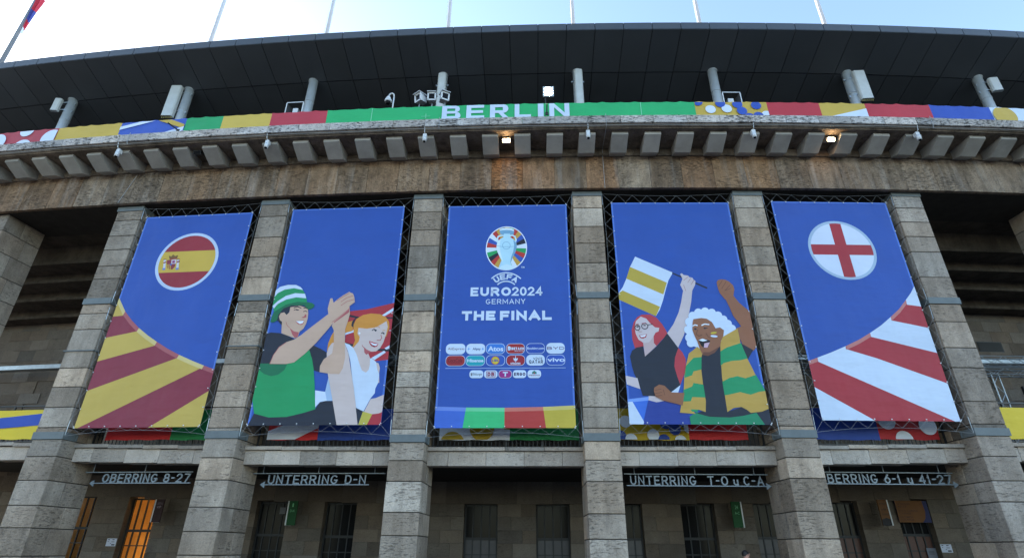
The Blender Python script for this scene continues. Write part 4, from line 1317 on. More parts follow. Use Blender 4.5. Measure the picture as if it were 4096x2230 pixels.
LG = [(50, 205, 1061, 1146, WHT, None, [('AliExpress', 62, 1090, 200, 1118, (96, 48, 60), 0.0)]),
      (216, 369, 1060, 1145, WHT, None, [('Alipay', 266, 1090, 334, 1118, (36, 64, 120), 0.03), ('+', 340, 1092, 360, 1112, (70, 150, 220), 0.03)]),
      (379, 532, 1058, 1143, (60, 122, 206), WHT, [('Atos', 392, 1080, 520, 1122, WHT, 0.05)]),
      (543, 697, 1058, 1142, (160, 40, 44), WHT, [('BETANO', 586, 1088, 690, 1110, WHT, 0.05), ('SPORTWETTEN', 612, 1114, 688, 1123, WHT, 0.02), ('D', 555, 1080, 582, 1116, WHT, 0.08)]),
      (708, 862, 1056, 1140, (44, 78, 168), WHT, [('Booking.com', 716, 1086, 855, 1112, WHT, 0.03)]),
      (873, 1028, 1053, 1140, WHT, None, [('BYD', 880, 1083, 1022, 1108, (82, 54, 100), 0.01)]),
      (47, 202, 1156, 1243, (156, 44, 50), WHT, [('CocaCola', 62, 1180, 182, 1213, (90, 24, 40), 0.01), ('ZERO SUGAR', 84, 1218, 162, 1226, (90, 24, 40), 0.01)]),
      (212, 366, 1156, 1242, (28, 158, 172), WHT, [('Hisense', 222, 1184, 356, 1212, WHT, 0.05)]),
      (379, 532, 1154, 1240, (48, 88, 178), WHT, []),
      (544, 698, 1153, 1239, (156, 38, 52), WHT, [('STRAUSS', 578, 1214, 660, 1230, WHT, 0.05)]),
      (708, 862, 1150, 1238, WHT, None, [('visit', 764, 1166, 842, 1190, (50, 64, 92), 0.0), ('QATAR', 730, 1192, 846, 1222, (50, 64, 92), 0.01)]),
      (874, 1030, 1150, 1236, (50, 86, 178), WHT, [('vivo', 882, 1174, 1026, 1208, WHT, 0.04)]),
      (241, 352, 1278, 1342, WHT, None, [('Bitburger', 270, 1298, 346, 1326, (90, 104, 110), 0.02)]),
      (361, 470, 1278, 1342, WHT, None, [('DB', 388, 1294, 444, 1326, (140, 40, 70), 0.05)]),
      (480, 588, 1277, 1342, (158, 44, 126), WHT, [('T', 514, 1290, 556, 1328, WHT, 0.06)]),
      (597, 708, 1276, 1341, WHT, None, [('ERGO', 606, 1296, 700, 1322, (60, 44, 84), 0.04)]),
      (718, 830, 1275, 1341, WHT, None, [('WIESENHOF', 726, 1312, 820, 1325, (110, 40, 60), 0.03)])]
for (xa, xb, ya, yb, c, rim, txs) in LG:
    p.begin('printed_logo_panel')
    p.layer = 30
    (x0, z1), (x1, z0) = U(xa, ya), U(xb, yb)
    if rim:
        p.rrect(x0, x1, z0, z1, (z1 - z0) * 0.4, rim)
        p.rrect(x0 + 0.014, x1 - 0.014, z0 + 0.014, z1 - 0.014, (z1 - z0) * 0.37, c)
    else:
        p.rrect(x0, x1, z0, z1, (z1 - z0) * 0.4, c)
    if xa == 379 and ya == 1154:
        p.oval(*T(453, 1197), 17, 17, (178, 52, 50), n=24)
        p.oval(*T(453, 1197), 15, 15, (206, 184, 60), n=24)
        tc('LIDL', 426, 1187, 482, 1207, (44, 70, 160), 0.26)
    if xa == 544:
        p.oval(*T(620, 1190), 7, 6, WHT, n=14)
        p.stroke([T(*q) for q in [(604, 1178), (606, 1190), (634, 1190), (636, 1178)]], 2.4, WHT)
        p.stroke([T(*q) for q in [(620, 1160), (620, 1212)]], 2, WHT)
    if xa == 361:
        for q in (((381, 1288), (451, 1288)), ((451, 1288), (451, 1332)), ((451, 1332), (381, 1332)), ((381, 1332), (381, 1288))):
            p.stroke([T(*w_) for w_ in q], 2.2, (140, 40, 70))
    if xa == 718:
        A([(754, 1308), (756, 1292), (774, 1280), (792, 1292), (794, 1308)], (40, 128, 120))
        A([(768, 1308), (768, 1296), (780, 1296), (780, 1308)], (170, 60, 60))
    if xa == 241:
        A([(249, 1300), (266, 1300), (264, 1324), (251, 1324)], (120, 120, 130))
    if xa == 216:
        p.stroke([T(226, 1102), T(246, 1102)], 2.0, (70, 150, 220))
        p.stroke([T(236, 1092), T(230, 1114)], 2.0, (70, 150, 220))
    for t_, a_, b_, c_, d_, rgb, off in txs:
        if all(ch in STROKES for ch in t_):
            tc(t_, a_, b_, c_, d_, rgb, 0.17 + off * 2)
        else:
            tx(t_, a_, b_, c_, d_, rgb, off * 0.6)
p.done()
# ------------------------------------------------------------------ long fascia banners on the parapet
FB = [(-0.85, -0.42, (70, 96, 178), 'B', 'blue'), (-0.42, 0.429, (170, 62, 72), 'wdots', 'red fascia banner with big white dots above the cornice'),
      (0.429, 0.897, (196, 166, 72), None, 'plain yellow fascia banner between dotted red and striped blue ones'),
      (0.897, 1.363, (58, 88, 176), 'stripes', 'blue fascia banner crossed by white and yellow stripes'),
      (1.363, 1.619, (44, 156, 98), None, 'narrow plain green fascia banner beside the blue striped one'),
      (1.619, 1.953, (204, 176, 82), None, 'plain yellow fascia banner between green and red ones'),
      (1.953, 2.329, (182, 62, 74), None, 'plain red fascia banner next to the long green one'),
      (2.329, 4.693, (46, 172, 106), 'BERLIN', 'long green fascia banner lettered in white above the middle of the cornice'),
      (4.693, 5.15, (196, 166, 72), 'dots', 'yellow fascia banner with white and blue dots'),
      (5.15, 5.484, (184, 54, 64), None, 'plain red fascia banner between yellow dotted and yellow striped ones'),
      (5.484, 5.777, (196, 166, 72), 'diag', 'yellow fascia banner with a slanting white stripe'),
      (5.777, 6.194, (184, 54, 64), None, 'plain red fascia banner next to the plain blue one'),
      (6.194, 6.589, (48, 80, 172), None, 'plain blue fascia banner near the far end of the parapet'),
      (6.589, 7.1, (206, 220, 240), 'yel', 'white fascia banner with big yellow dots'),
      (7.1, 7.6, (196, 166, 72), None, 'plain yellow fascia banner beyond the white dotted one')]
FZ0, FZ1, FI = 16.45, 17.69, -1.2
for k0, k1, rgb, deco, lab in FB:
    if lab == 'blue':
        lab = 'plain blue fascia banner before the red one with white dots'
    kc = (k0 + k1) / 2
    W2 = (k1 - k0) * S * (1 - FI / R) / 2
    root = empty('fascia_banner', lab, 'banner', P(kc, FI, 0), ang(kc), 'fascia banners along the parapet')
    # cloth follows the curve; its top edge droops a little between the ties
    nx, nz = max(2, int(W2 * 2 / 0.18)), 6
    v, f = [], []
    Rc = R - FI
    def sagxz(x, t):
        u = (x / 0.62) % 1.0
        return -0.03 * 4 * u * (1 - u) * t - 0.035 * u * t
    def yc(x):
        return Rc - math.sqrt(Rc * Rc - x * x)
    for j in range(nz + 1):
        for i in range(nx + 1):
            x = -W2 + 2 * W2 * i / nx
            t = j / nz
            v.append((x, yc(x) + 0.02 * math.sin(x * 2.3 + t * 2) * t * (1 - t), FZ0 + (FZ1 - FZ0) * t + sagxz(x, t ** 3)))
    for j in range(nz):
        for i in range(nx):
            a = j * (nx + 1) + i
            f.append([a, a + 1, a + nx + 2, a + nx + 1])
    new('cloth', pyd('cloth', v, f, fabric(rgb, 0.02), smooth=True), root)
    pr = Print(root, -W2 + 0.01, W2 - 0.01, FZ0, FZ1 - 0.07)
    def bendp(pr):
        for nm, vv, ff, mi, mats in pr.parts:
            for q in range(len(vv)):
                x, y, z = vv[q]
                vv[q] = (x, y - 0.03 + yc(x), z)
    pr.layer = 2
    H_ = FZ1 - FZ0
    if deco == 'wdots':
        for x, z, r in ((-0.15, 17.15, 0.42), (1.13, 17.66, 0.33), (1.2, 16.72, 0.43), (2.45, 17.1, 0.46), (-0.1, 16.42, 0.3), (-1.6, 16.8, 0.42), (-1.5, 17.6, 0.3)):
            pr.begin('printed_dot')
            pr.disc(x, z, r, (214, 226, 246))
    elif deco == 'stripes':
        pr.begin('printed_stripes')
        w = W2
        pr.uv([(-w, 17.25), (-w, 17.42), (-0.1, 17.75), (0.6, 17.75)], (214, 226, 246))
        pr.uv([(-0.1, 17.75), (0.5, 17.75), (w, 17.32), (w, 17.1)], (198, 168, 74))
        pr.uv([(-w, 17.02), (-w, 16.86), (0.9, 16.35), (1.5, 16.35)], (198, 168, 74))
        pr.uv([(-w + 0.3, 16.4), (-0.5, 16.4), (w, 17.0), (w, 17.22)], (214, 226, 246))
    elif deco == 'dots':
        for x, z, c in ((-0.84, 17.25, 1), (-0.2, 17.29, 1), (0.0, 16.68, 1), (-0.93, 16.54, 1), (1.33, 16.98, 1), (-1.3, 17.64, 0), (-0.42, 17.56, 0), (0.25, 17.52, 0), (0.38, 17.18, 0), (0.63, 16.86, 0), (0.99, 16.92, 0), (0.98, 17.46, 0), (-1.27, 16.6, 0), (0.33, 16.56, 0)):
            pr.begin('printed_dot')
            pr.disc(x, z, 0.2, ((48, 84, 178), (214, 226, 246))[c])
    elif deco == 'diag':
        pr.begin('printed_stripe')
        w = W2
        pr.uv([(-w, 16.85), (-w, 16.4), (0.5 * w, 16.4), (w, 16.62), (w, 17.38)], (210, 224, 246))
        pr.uv([(-w, 17.62), (-w, 17.7), (-0.3, 17.7)], (210, 224, 246))
    elif deco == 'yel':
        for x, z in ((-1.1, 17.2), (0.6, 16.5), (1.5, 17.4), (0.4, 17.75)):
            pr.begin('printed_dot')
            pr.disc(x, z, 0.48, (196, 166, 72))
    elif deco == 'BERLIN':
        xa, xb = (3.083 - kc) * S, (3.9 - kc) * S
        # heavy extended capitals built from strokes
        def poly(pts, x, w, c=WHT):
            pr.uv([(x + a * w, 16.93 + b * 0.69) for a, b in pts], c, same=True)
        pr.layer += 1
        G = {'B': ([[(0, 0), (.27, 0), (.27, 1), (0, 1)], [(.27, 0), (.72, 0), (.86, .03), (.86, .22), (.27, .22)], [(.27, .41), (.74, .41), (.82, .45), (.82, .6), (.27, .6)], [(.27, .79), (.8, .79), (.8, .97), (.7, 1), (.27, 1)], [(.7, .02), (.86, .03), (.98, .12), (1, .25), (.96, .4), (.86, .5), (.72, .5)], [(.7, .5), (.82, .52), (.92, .6), (.95, .75), (.9, .9), (.8, .97), (.7, .97)]], 1.0),
             'E': ([[(0, 0), (.27, 0), (.27, 1), (0, 1)], [(.27, 0), (1, 0), (1, .21), (.27, .21)], [(.27, .4), (.93, .4), (.93, .6), (.27, .6)], [(.27, .79), (.98, .79), (.98, 1), (.27, 1)]], 0.95),
             'R': ([[(0, 0), (.27, 0), (.27, 1), (0, 1)], [(.27, .36), (.75, .36), (.75, .56), (.27, .56)], [(.27, .79), (.75, .79), (.75, 1), (.27, 1)], [(.68, .36), (.84, .4), (.95, .55), (.97, .7), (.92, .88), (.82, .97), (.68, 1)], [(.45, .36), (.7, .36), (1, 0), (.7, 0)]], 1.0),
             'L': ([[(0, 0), (.27, 0), (.27, 1), (0, 1)], [(.27, 0), (.93, 0), (.93, .21), (.27, .21)]], 0.92),
             'I': ([[(0, 0), (1, 0), (1, 1), (0, 1)]], 0.3),
             'N': ([[(0, 0), (.24, 0), (.24, 1), (0, 1)], [(.76, 0), (1, 0), (1, 1), (.76, 1)], [(.24, 1), (.76, .3), (.76, 0), (.74, 0), (.24, .7)]], 1.05)}
        x = xa
        tot = sum(G[c][1] for c in 'BERLIN')
        unit = (xb - xa) / (tot + 5 * 0.3)
        for ch in 'BERLIN':
            shapes, w = G[ch]
            pr.begin('printed_letter')
            for sh in shapes:
                poly(sh, x, w * unit)
                pr.layer += 0.12
            x += (w + 0.3) * unit
        pr.begin('printed_mark')
        c0 = (2.98 - kc) * S
        pr.layer += 1
        pr.uv([(c0 - 0.18, 17.1), (c0 + 0.18, 17.1), (c0 + 0.18, 17.13), (c0 - 0.18, 17.13)], (110, 200, 150), same=True)
        pr.uv([(c0 - 0.02, 17.0), (c0 + 0.02, 17.0), (c0 + 0.02, 17.25), (c0 - 0.02, 17.25)], (110, 200, 150))
        for kk in (2.624, 4.354):
            pr.begin('seam')
            c0 = (kk - kc) * S
            pr.uv([(c0 - 0.012, FZ0), (c0 + 0.012, FZ0), (c0 + 0.012, FZ1), (c0 - 0.012, FZ1)], (140, 214, 176))
    bendp(pr)
    pr.done()

# ------------------------------------------------------------------ flag masts on the roof
M_MAST = plain('mast_paint', (0.62, 0.62, 0.66), 0.4, dirt=0.1)
M_MASTD = plain('mast_grey', (0.2, 0.22, 0.25), 0.4, dirt=0.1)
mm = MB().rod((0, 0, 0), (0, 0, 14), 0.1, 12, r1=0.05).mesh('mast', M_MAST, True)
hm = MB().rod((-0.14, 0, 0.5), (-0.11, 0, 13.8), 0.008, 4).mesh('halyard', M_MAST)
for k in (1, 2, 3, 4, 5, 6):
    root = empty('flag_mast', 'bare white roof mast above the ' + WHICH[k], 'mast', P(k, 1.0, 22.6), ang(k), 'flag masts on the roof')
    new('pole', mm, root)
    new('halyard', hm, root)
root = empty('flag_mast', 'grey flag mast with a limp flag near the end of the roof', 'mast', P(-1, 1.0, 22.6), ang(-1))
new('pole', MB().rod((0, 0, 0), (0, 0, 14), 0.12, 12, r1=0.07).mesh('pole', M_MASTD, True), root)
new('halyard', MB().rod((0.16, 0, 0.5), (0.2, 0, 7.2), 0.008, 4).mesh('halyard', M_MASTD), root)
root = empty('limp_flag', 'limp blue, red and white flag hanging from the grey mast', 'flag', P(-1, 1.0, 22.6), ang(-1))
fv, ff, fm = [], [], []
nx, nz = 10, 14
for j in range(nz + 1):
    t = j / nz
    for i in range(nx + 1):
        u = i / nx
        fv.append((0.14 + u * (0.12 + 0.3 * t) + 0.05 * math.sin(5 * t + u * 3), 0.16 * math.sin(u * 9 + t * 2) * (0.4 + 0.6 * t), 5.0 + 2.7 * t - u * 0.4 * (1 - 0.4 * t)))
for j in range(nz):
    for i in range(nx):
        a = j * (nx + 1) + i
        ff.append([a, a + 1, a + nx + 2, a + nx + 1])
        fm.append(2 if j < 2 else (1 if j < 5 else (0 if j < 9 else 1)))
new('cloth', pyd('cloth', fv, ff, [fabric((62, 72, 150), 0.0), fabric((196, 40, 60), 0.0), fabric((222, 226, 232), 0.0)], fm, True), root)

# ------------------------------------------------------------------ antennas on the roof columns
def antenna(k, dx, z0, z1, w, d, lab, tilt=0.0, plug=True, inset=0.42, rot=0.0):
    root = empty('panel_antenna', lab, 'antenna', P(k, inset, z0), ang(k) + rot, 'antennas on the roof columns')
    h = z1 - z0
    m = MB()
    pr_ = [(-w / 2, 0.05), (-w / 2 + 0.05, 0.0), (w / 2 - 0.05, 0.0), (w / 2, 0.05), (w / 2, d), (-w / 2, d)]
    n = len(pr_)
    v = [(x + dx, y, 0) for x, y in pr_] + [(x + dx, y, h) for x, y in pr_]
    m.add(v, [[i, (i + 1) % n, n + (i + 1) % n, n + i] for i in range(n)] + [list(range(n))[::-1], list(range(n, 2 * n))])
    new('housing', m.mesh('housing', M_ANT), root)
    for z in (h * 0.82, h * 0.22):
        cl = MB()
        cl.rod((0, 0.38, z), (0, 0.38, z + 0.06), 0.225, 16)
        cl.box(min(dx, 0) - 0.03, max(dx, 0) + 0.03, d, 0.3, z, z + 0.05)
        cl.box(-0.29, 0.29, 0.28, 0.32, z - 0.01, z + 0.07)
        new('clamp', cl.mesh('clamp', M_GALV), root)
    if plug:
        c = MB()
        for i in range(6):
            x = dx - w / 2 + w * (i + 0.5) / 6
            c.rod((x, d * 0.45, -0.1), (x, d * 0.45, 0.0), 0.018, 6)
        cn = new('connectors', c.mesh('connectors', M_BOLT), root)
        cn['kind'] = 'stuff'
antenna(0, -0.36, 20.45, 21.2, 0.34, 0.16, 'small grey antenna box strapped beside the column above the yellow banner', plug=False, rot=0.2)
antenna(1, -0.4, 19.5, 21.35, 0.52, 0.2, 'tall white antenna panel beside the column above the striped blue banner', rot=0.1)
antenna(3, 0.02, 18.3, 21.2, 0.36, 0.16, 'long pale antenna panel in front of the column beside three white spotlights', plug=False)
antenna(4, 0.02, 18.3, 21.22, 0.36, 0.16, 'long pale antenna panel in front of the column beside the glowing floodlight', plug=False)
antenna(6, 0.3, 19.55, 21.2, 0.52, 0.2, 'tall white antenna panel beside the column above the white-striped yellow banner', rot=-0.1)
antenna(7, 0.3, 20.3, 21.05, 0.42, 0.16, 'small grey antenna box on the column above the plain blue banner', plug=False, rot=-0.2)

# ------------------------------------------------------------------ horn loudspeakers, cameras, floodlights on the parapet
def horn(k, z, lab, flip):
    root = empty('horn_loudspeaker', lab, 'loudspeaker', P(k, -0.85, z), ang(k), 'horn loudspeakers on the parapet')
    m = MB()
    a, b, t = 0.34, 0.12, 0.02
    for (o, q, y0, y1) in ((a, 0.13, 0.0, 0.4),):
        # flared square horn: four slanted walls with an open mouth
        for sx, sz in ((1, 0), (-1, 0), (0, 1), (0, -1)):
            if sx:
                v = [(sx * a, 0, -a * 0.85), (sx * a, 0, a * 0.85), (sx * b, y1, b), (sx * b, y1, -b)]
            else:
                v = [(-a, 0, sz * a * 0.85), (a, 0, sz * a * 0.85), (b, y1, sz * b), (-b, y1, sz * b)]
            m.add(v, [[0, 1, 2, 3]])
            m.add([(x * 1.06, y + 0.02, zz * 1.06) for x, y, zz in v], [[3, 2, 1, 0]])
        m.add([(-b, y1, -b), (b, y1, -b), (b, y1, b), (-b, y1, b)], [[0, 1, 2, 3]])
    new('horn', m.mesh('horn', M_DARK), root)
    r_ = MB()
    for x0, x1, z0, z1 in ((-a - 0.02, a + 0.02, a * 0.85, a * 0.85 + 0.035), (-a - 0.02, a + 0.02, -a * 0.85 - 0.035, -a * 0.85), (-a - 0.035, -a, -a * 0.85, a * 0.85), (a, a + 0.035, -a * 0.85, a * 0.85)):
        r_.box(x0, x1, -0.015, 0.03, z0, z1)
    new('rim', r_.mesh('rim', M_WHITE), root)
    new('phase_plug', MB().box(-0.12, 0.1, 0.12, 0.3, -0.14, 0.1).mesh('phase_plug', M_WHITE), root)
    new('driver', MB().rod((0, 0.4, 0), (0, 0.62, 0), 0.12, 12).box(-0.03, 0.03, 0.3, 0.36, -0.75, -0.1).mesh('driver', M_DARK), root)
horn(2.06, 18.22, 'white square horn loudspeaker above the red fascia banner', 1)
horn(4.97, 18.2, 'white square horn loudspeaker above the yellow dotted fascia banner', -1)

root = empty('dome_camera', 'white dome camera on a swan-neck pole above the green banner', 'camera', P(2.74, -0.9, 17.5), ang(2.74))
gp = [(0, 0, 0), (0.01, 0, 1.0)] + [(-0.1 + 0.11 * math.cos(t), -0.02, 1.05 + 0.16 * math.sin(t)) for t in [math.pi * q / 8 for q in range(9)]] + [(-0.21, -0.02, 1.0)]
new('pole', MB().path(gp, 0.03, 10).mesh('pole', M_WHITE, True), root)
new('housing', MB().rod((-0.21, -0.02, 0.84), (-0.21, -0.02, 1.02), 0.14, 16, r1=0.07).rod((-0.21, -0.02, 0.74), (-0.21, -0.02, 0.84), 0.145, 16).mesh('housing', M_WHITE, True), root)
new('lens_dome', MB().rod((-0.21, -0.02, 0.64), (-0.21, -0.02, 0.74), 0.06, 16, r1=0.115).mesh('lens_dome', M_GLASS, True), root)

def flood(k, z, yaw, tip, lab, size=(0.34, 0.3, 0.36)):
    root = empty('spotlight', lab, 'spotlight', P(k, -0.95, z), ang(k), 'white spotlights on the parapet')
    mt = Matrix.Rotation(yaw, 4, 'Z') @ Matrix.Rotation(tip, 4, 'X')
    w, d, h = size
    m = MB()
    v = []
    for y, q in ((-0.05, 1.0), (d, 0.75)):
        v += [(-w / 2 * q, y, -h / 2 * q), (w / 2 * q, y, -h / 2 * q), (w / 2 * q, y, h / 2 * q), (-w / 2 * q, y, h / 2 * q)]
    v = [mt @ Vector(p_) for p_ in v]
    m.add(v, [[4, 5, 6, 7], [0, 1, 5, 4], [1, 2, 6, 5], [2, 3, 7, 6], [3, 0, 4, 7]])
    for x0, x1, z0, z1 in ((-w / 2, w / 2, h / 2 - 0.05, h / 2 + 0.01), (-w / 2, w / 2, -h / 2 - 0.01, -h / 2 + 0.05), (-w / 2 - 0.01, -w / 2 + 0.05, -h / 2, h / 2), (w / 2 - 0.05, w / 2 + 0.01, -h / 2, h / 2)):
        m.box(x0, x1, -0.09, -0.05, z0, z1, 0, mt)
    m.box(-w / 2 - 0.02, w / 2 + 0.02, -0.16, d * 0.9, h / 2 + 0.015, h / 2 + 0.035, 0, mt)
    new('housing', m.mesh('housing', M_WHITE), root)
    new('lens', MB().box(-w / 2 + 0.05, w / 2 - 0.05, -0.045, -0.035, -h / 2 + 0.05, h / 2 - 0.05, 0, mt).mesh('lens', M_GLASS), root)
    new('bracket', MB().rod((0, 0.1, -0.75), (0, 0.1, -h / 2), 0.025, 6).mesh('bracket', M_GALV), root)
flood(2.915, 18.35, -0.6, 0.15, 'white spotlight turned aside, first of three before the pale antenna')
flood(3.0, 18.38, 0.05, 0.15, 'white spotlight facing forward, middle one of three before the pale antenna')
flood(3.085, 18.38, 0.5, 0.15, 'white spotlight turned toward the green lettering, last of three before the antenna')

# the floodlight that is switched on
root = empty('floodlight', 'square floodlight glowing bright white above the green banner lettering', 'floodlight', P(3.77, -0.95, 18.5), ang(3.77))
mt = Matrix.Rotation(0.25, 4, 'X')
hb = MB().box(-0.22, 0.22, 0.0, 0.14, -0.22, 0.22, 0, mt)
for q in range(7):
    hb.box(-0.2 + 0.06 * q, -0.185 + 0.06 * q, 0.14, 0.24, -0.2, 0.2, 0, mt)
for a_ in ((-0.22, 0.22, 0.18, 0.22), (-0.22, 0.22, -0.22, -0.18), (-0.22, -0.18, -0.18, 0.18), (0.18, 0.22, -0.18, 0.18)):
    hb.box(a_[0], a_[1], -0.05, 0.0, a_[2], a_[3], 0, mt)
new('housing', hb.mesh('housing', M_GALV), root)
new('lamp_face', MB().rod(mt @ Vector((0, -0.012, 0)), mt @ Vector((0, -0.004, 0)), 0.16, 24).mesh('lamp_face', emit('floodlight_glow', (1.0, 1.0, 0.86), 90.0)), root)
new('bracket', MB().rod((-0.12, 0.08, -0.85), (-0.12, 0.08, -0.2), 0.03, 6).mesh('bracket', M_DARK), root)
root = empty('bolt_arm', 'short dark bolt sticking out over the white lettering on the green banner', 'bolt', P(3.755, -1.22, 17.0), ang(3.755))
new('pin', MB().rod((0, 0, 0.12), (0, -0.32, 0.3), 0.025, 6).mesh('pin', M_DARK), root)
new('foot', MB().box(-0.06, 0.06, -0.03, 0.02, 0.02, 0.16).mesh('foot', M_DARK), root)
root = empty('bolt_arm', 'short dark bolt sticking out over the striped blue banner', 'bolt', P(1.33, -1.22, 16.9), ang(1.33))
new('pin', MB().rod((0, 0, 0.12), (-0.3, -0.3, 0.28), 0.03, 6).mesh('pin', M_DARK), root)
new('foot', MB().box(-0.06, 0.06, -0.03, 0.02, 0.02, 0.16).mesh('foot', M_DARK), root)

# warm spots under the cornice, one of them dark
M_WARM = emit('warm_spot_glow', (1.0, 0.7, 0.38), 30.0)
for k, on, lab in ((3.5, 1, 'small warm spotlight glowing between the brackets under the green banner'), (5.5, 1, 'small warm spotlight glowing between the brackets under the yellow striped banner'), (1.5, 0, 'small dark spotlight, switched off, between two brackets under the green end banner')):
    root = empty('cornice_spotlight', lab, 'spotlight', P(k, -1.05, 16.06), ang(k), 'spotlights under the cornice')
    mt = Matrix.Translation((0, 0, -0.14)) @ Matrix.Rotation(0.5, 4, 'X')
    new('housing', MB().box(-0.16, 0.16, -0.1, 0.16, -0.08, 0.08, 0, mt).mesh('housing', M_MODIL if on else M_DARK), root)
    new('lamp_face', MB().box(-0.125, 0.125, -0.118, -0.103, -0.06, 0.06, 0, mt).mesh('lamp_face', M_WARM if on else M_GLASS), root)
    new('bracket', MB().box(-0.03, 0.03, 0.0, 0.05, -0.14, 0.0).mesh('bracket', M_GALV), root)
    if on:
        ld = bpy.data.lights.new('spot_light', 'SPOT')
        ld.energy = 4.5
        ld.color = (1.0, 0.6, 0.28)
        ld.spot_size = math.radians(150)
        ld.spot_blend = 0.8
        ld.shadow_soft_size = 0.1
        lo = bpy.data.objects.new('spot_light', ld)
        col.objects.link(lo)
        lo.parent = root
        lo.location = (0, -0.22, -0.3)
        lo.rotation_euler = (math.radians(35), 0, 0)

# little white cameras hanging from the cornice above every pillar
cc = MB()
cc.box(-0.07, 0.07, -0.06, 0.1, 0.0, 0.17)
ccm = cc.mesh('mount', M_WHITE)
cb = MB().rod((0.0, -0.04, -0.2), (0.0, -0.02, 0.02), 0.075, 12, r1=0.085)
cbm = cb.mesh('lens_barrel', M_WHITE, True)
cgm = MB().rod((0, -0.045, -0.215), (0, -0.042, -0.19), 0.055, 12).mesh('lens', M_GLASS)
chm = MB().path([(0, 0.1, 0.15), (0, -0.12, 0.2), (0, -0.16, 0.42)], 0.014, 6).mesh('cable', M_WHITE)
for k in (1, 2, 3, 4, 5, 6):
    root = empty('security_camera', 'white cornice camera above the ' + WHICH[k], 'camera', P(k, -1.46, 15.82), ang(k), 'security cameras under the cornice')
    for nm, me in (('mount', ccm), ('lens_barrel', cbm), ('lens', cgm), ('cable', chm)):
        new(nm, me, root)
# cable along the cornice edge
v = MB()
pts = [P(-1 + 0.2 * i, -1.62, 16.13 + 0.012 * math.sin(i * 1.7)) for i in range(46)]
v.path(pts, 0.011, 5)
tag(new('cornice_cable', v.mesh('cornice_cable', M_CORD)), 'thin grey cable running along the whole cornice edge', 'cable')
for k, zt, zb_, lab in ((3.09, 16.62, 16.1, 'over the coping below the green banner'), (4.11, 16.62, 14.2, 'down across the frieze above a pillar of the flag-waving banner'), (1.07, 16.62, 16.1, 'over the coping below the green end banner'), (6.09, 16.62, 16.1, 'over the coping below the red banner beside the blue one')):
    v = MB().path([P(k, -1.69, zt), P(k, -1.69, 16.2), P(k, -1.64, 16.08)], 0.012, 5)
    if zb_ < 15:
        v.path([P(k, -1.64, 16.08), P(k, -1.2, 16.03), P(k, -0.37, 16.0), P(k, -0.3, 15.7), P(k, -0.275, 14.2)], 0.01, 5)
    tag(new('hanging_cable', v.mesh('hanging_cable', M_CORD)), 'thin pale cable hanging ' + lab, 'cable', 'cables over the coping')
v = MB().path([P(1.0, -0.29, 15.6), P(0.93, -0.275, 14.25)], 0.011, 5)
tag(new('hanging_cable', v.mesh('hanging_cable', M_CORD)), 'slanting pale cable on the frieze above the pillar of the red and yellow banner', 'cable')

# ------------------------------------------------------------------ gallery railings with banners
RI = 1.2
RB = {0: [((0.0, 0.22, (60, 160, 110)), (0.22, 1.0, (204, 184, 68), 'bstripe'))], }
rail_lab = {-1: 'dark steel railing in the gallery bay past the end pillar', 0: 'dark steel railing behind the blue-striped yellow banner', 1: 'dark steel railing behind the red and green banner', 2: 'dark steel railing behind the red, white and blue banner', 3: 'dark steel railing behind the dotted white and green banner', 4: 'dark steel railing behind the dotted yellow and red banner', 5: 'dark steel railing behind the blue and dotted red banner', 6: 'dark steel railing behind the plain yellow banner', 7: 'dark steel railing beyond the plain yellow banner'}
bal = MB().box(-0.011, 0.011, -0.011, 0.011, 0, 1.1).mesh('baluster', M_BLACK)
for b in range(0, 7):
    kc = b + 0.5
    sg = sag(kc)
    L2 = (1 - 2 * hw) * S * (1 - RI / R) / 2
    root = empty('gallery_railing', rail_lab[b], 'railing', P(kc, RI + 0.06, 4.66 + sg), ang(kc), 'gallery railings')
    new('handrail', MB().box(-L2, L2, -0.03, 0.03, 1.38, 1.43).mesh('handrail', M_BLACK), root)
    new('bottom_rail', MB().box(-L2, L2, -0.015, 0.015, 0.1, 0.13).mesh('bottom_rail', M_BLACK), root)
    for q in range(5):
        x = -L2 + 0.05 + (2 * L2 - 0.1) * q / 4
        new('post', MB().box(x - 0.025, x + 0.025, -0.025, 0.025, 0, 1.38).mesh('post', M_BLACK), root)
    nb = 36
    for q in range(nb):
        new('baluster', bal, root, (-L2 + 2 * L2 * (q + 0.5) / nb, 0, 0.13))

def rail_banner(b, ka, kb, rgb, lab, deco=None, z0=4.99, z1=6.05):
    kc = (ka + kb) / 2
    sg = sag(kc) * 0.5
    W2 = (kb - ka) * S * (1 - RI / R) / 2
    root = empty('railing_banner', lab, 'banner', P(kc, RI, sg), ang(kc), 'banners tied to the gallery railings')
    v, f = [], []
    nx, nz = 24, 6
    for j in range(nz + 1):
        for i in range(nx + 1):
            x, t = -W2 + 2 * W2 * i / nx, j / nz
            v.append((x, 0.012 * math.sin(x * 3.1 + t * 2), z0 + (z1 - z0) * t + 0.012 * math.cos(x * 7) * (1 - t)))
    for j in range(nz):
        for i in range(nx):
            a = j * (nx + 1) + i
            f.append([a, a + 1, a + nx + 2, a + nx + 1])
    new('cloth', pyd('cloth', v, f, fabric(rgb, 0.0), smooth=True), root)
    pr = Print(root, -W2, W2, z0 + 0.015, z1 - 0.01)
    pr.layer = 64
    if deco:
        pr.begin('printed_pattern')
        deco(pr, W2)
        pr.done()
RD, GR, NB, YL, WT = (206, 42, 46), (40, 140, 80), (42, 72, 156), (220, 192, 56), (226, 232, 242)
rail_banner(0, 0.09, 0.905, YL, 'yellow railing banner with slanting blue stripe and green end', lambda p_, w: (p_.uv([(-w, 5.25), (w, 5.55), (w, 6.0), (-w, 5.6)], (54, 84, 176)), p_.uv([(-w, 4.9), (-w + 1.4, 4.9), (-w + 1.6, 6.1), (-w, 6.1)], (70, 170, 130))))
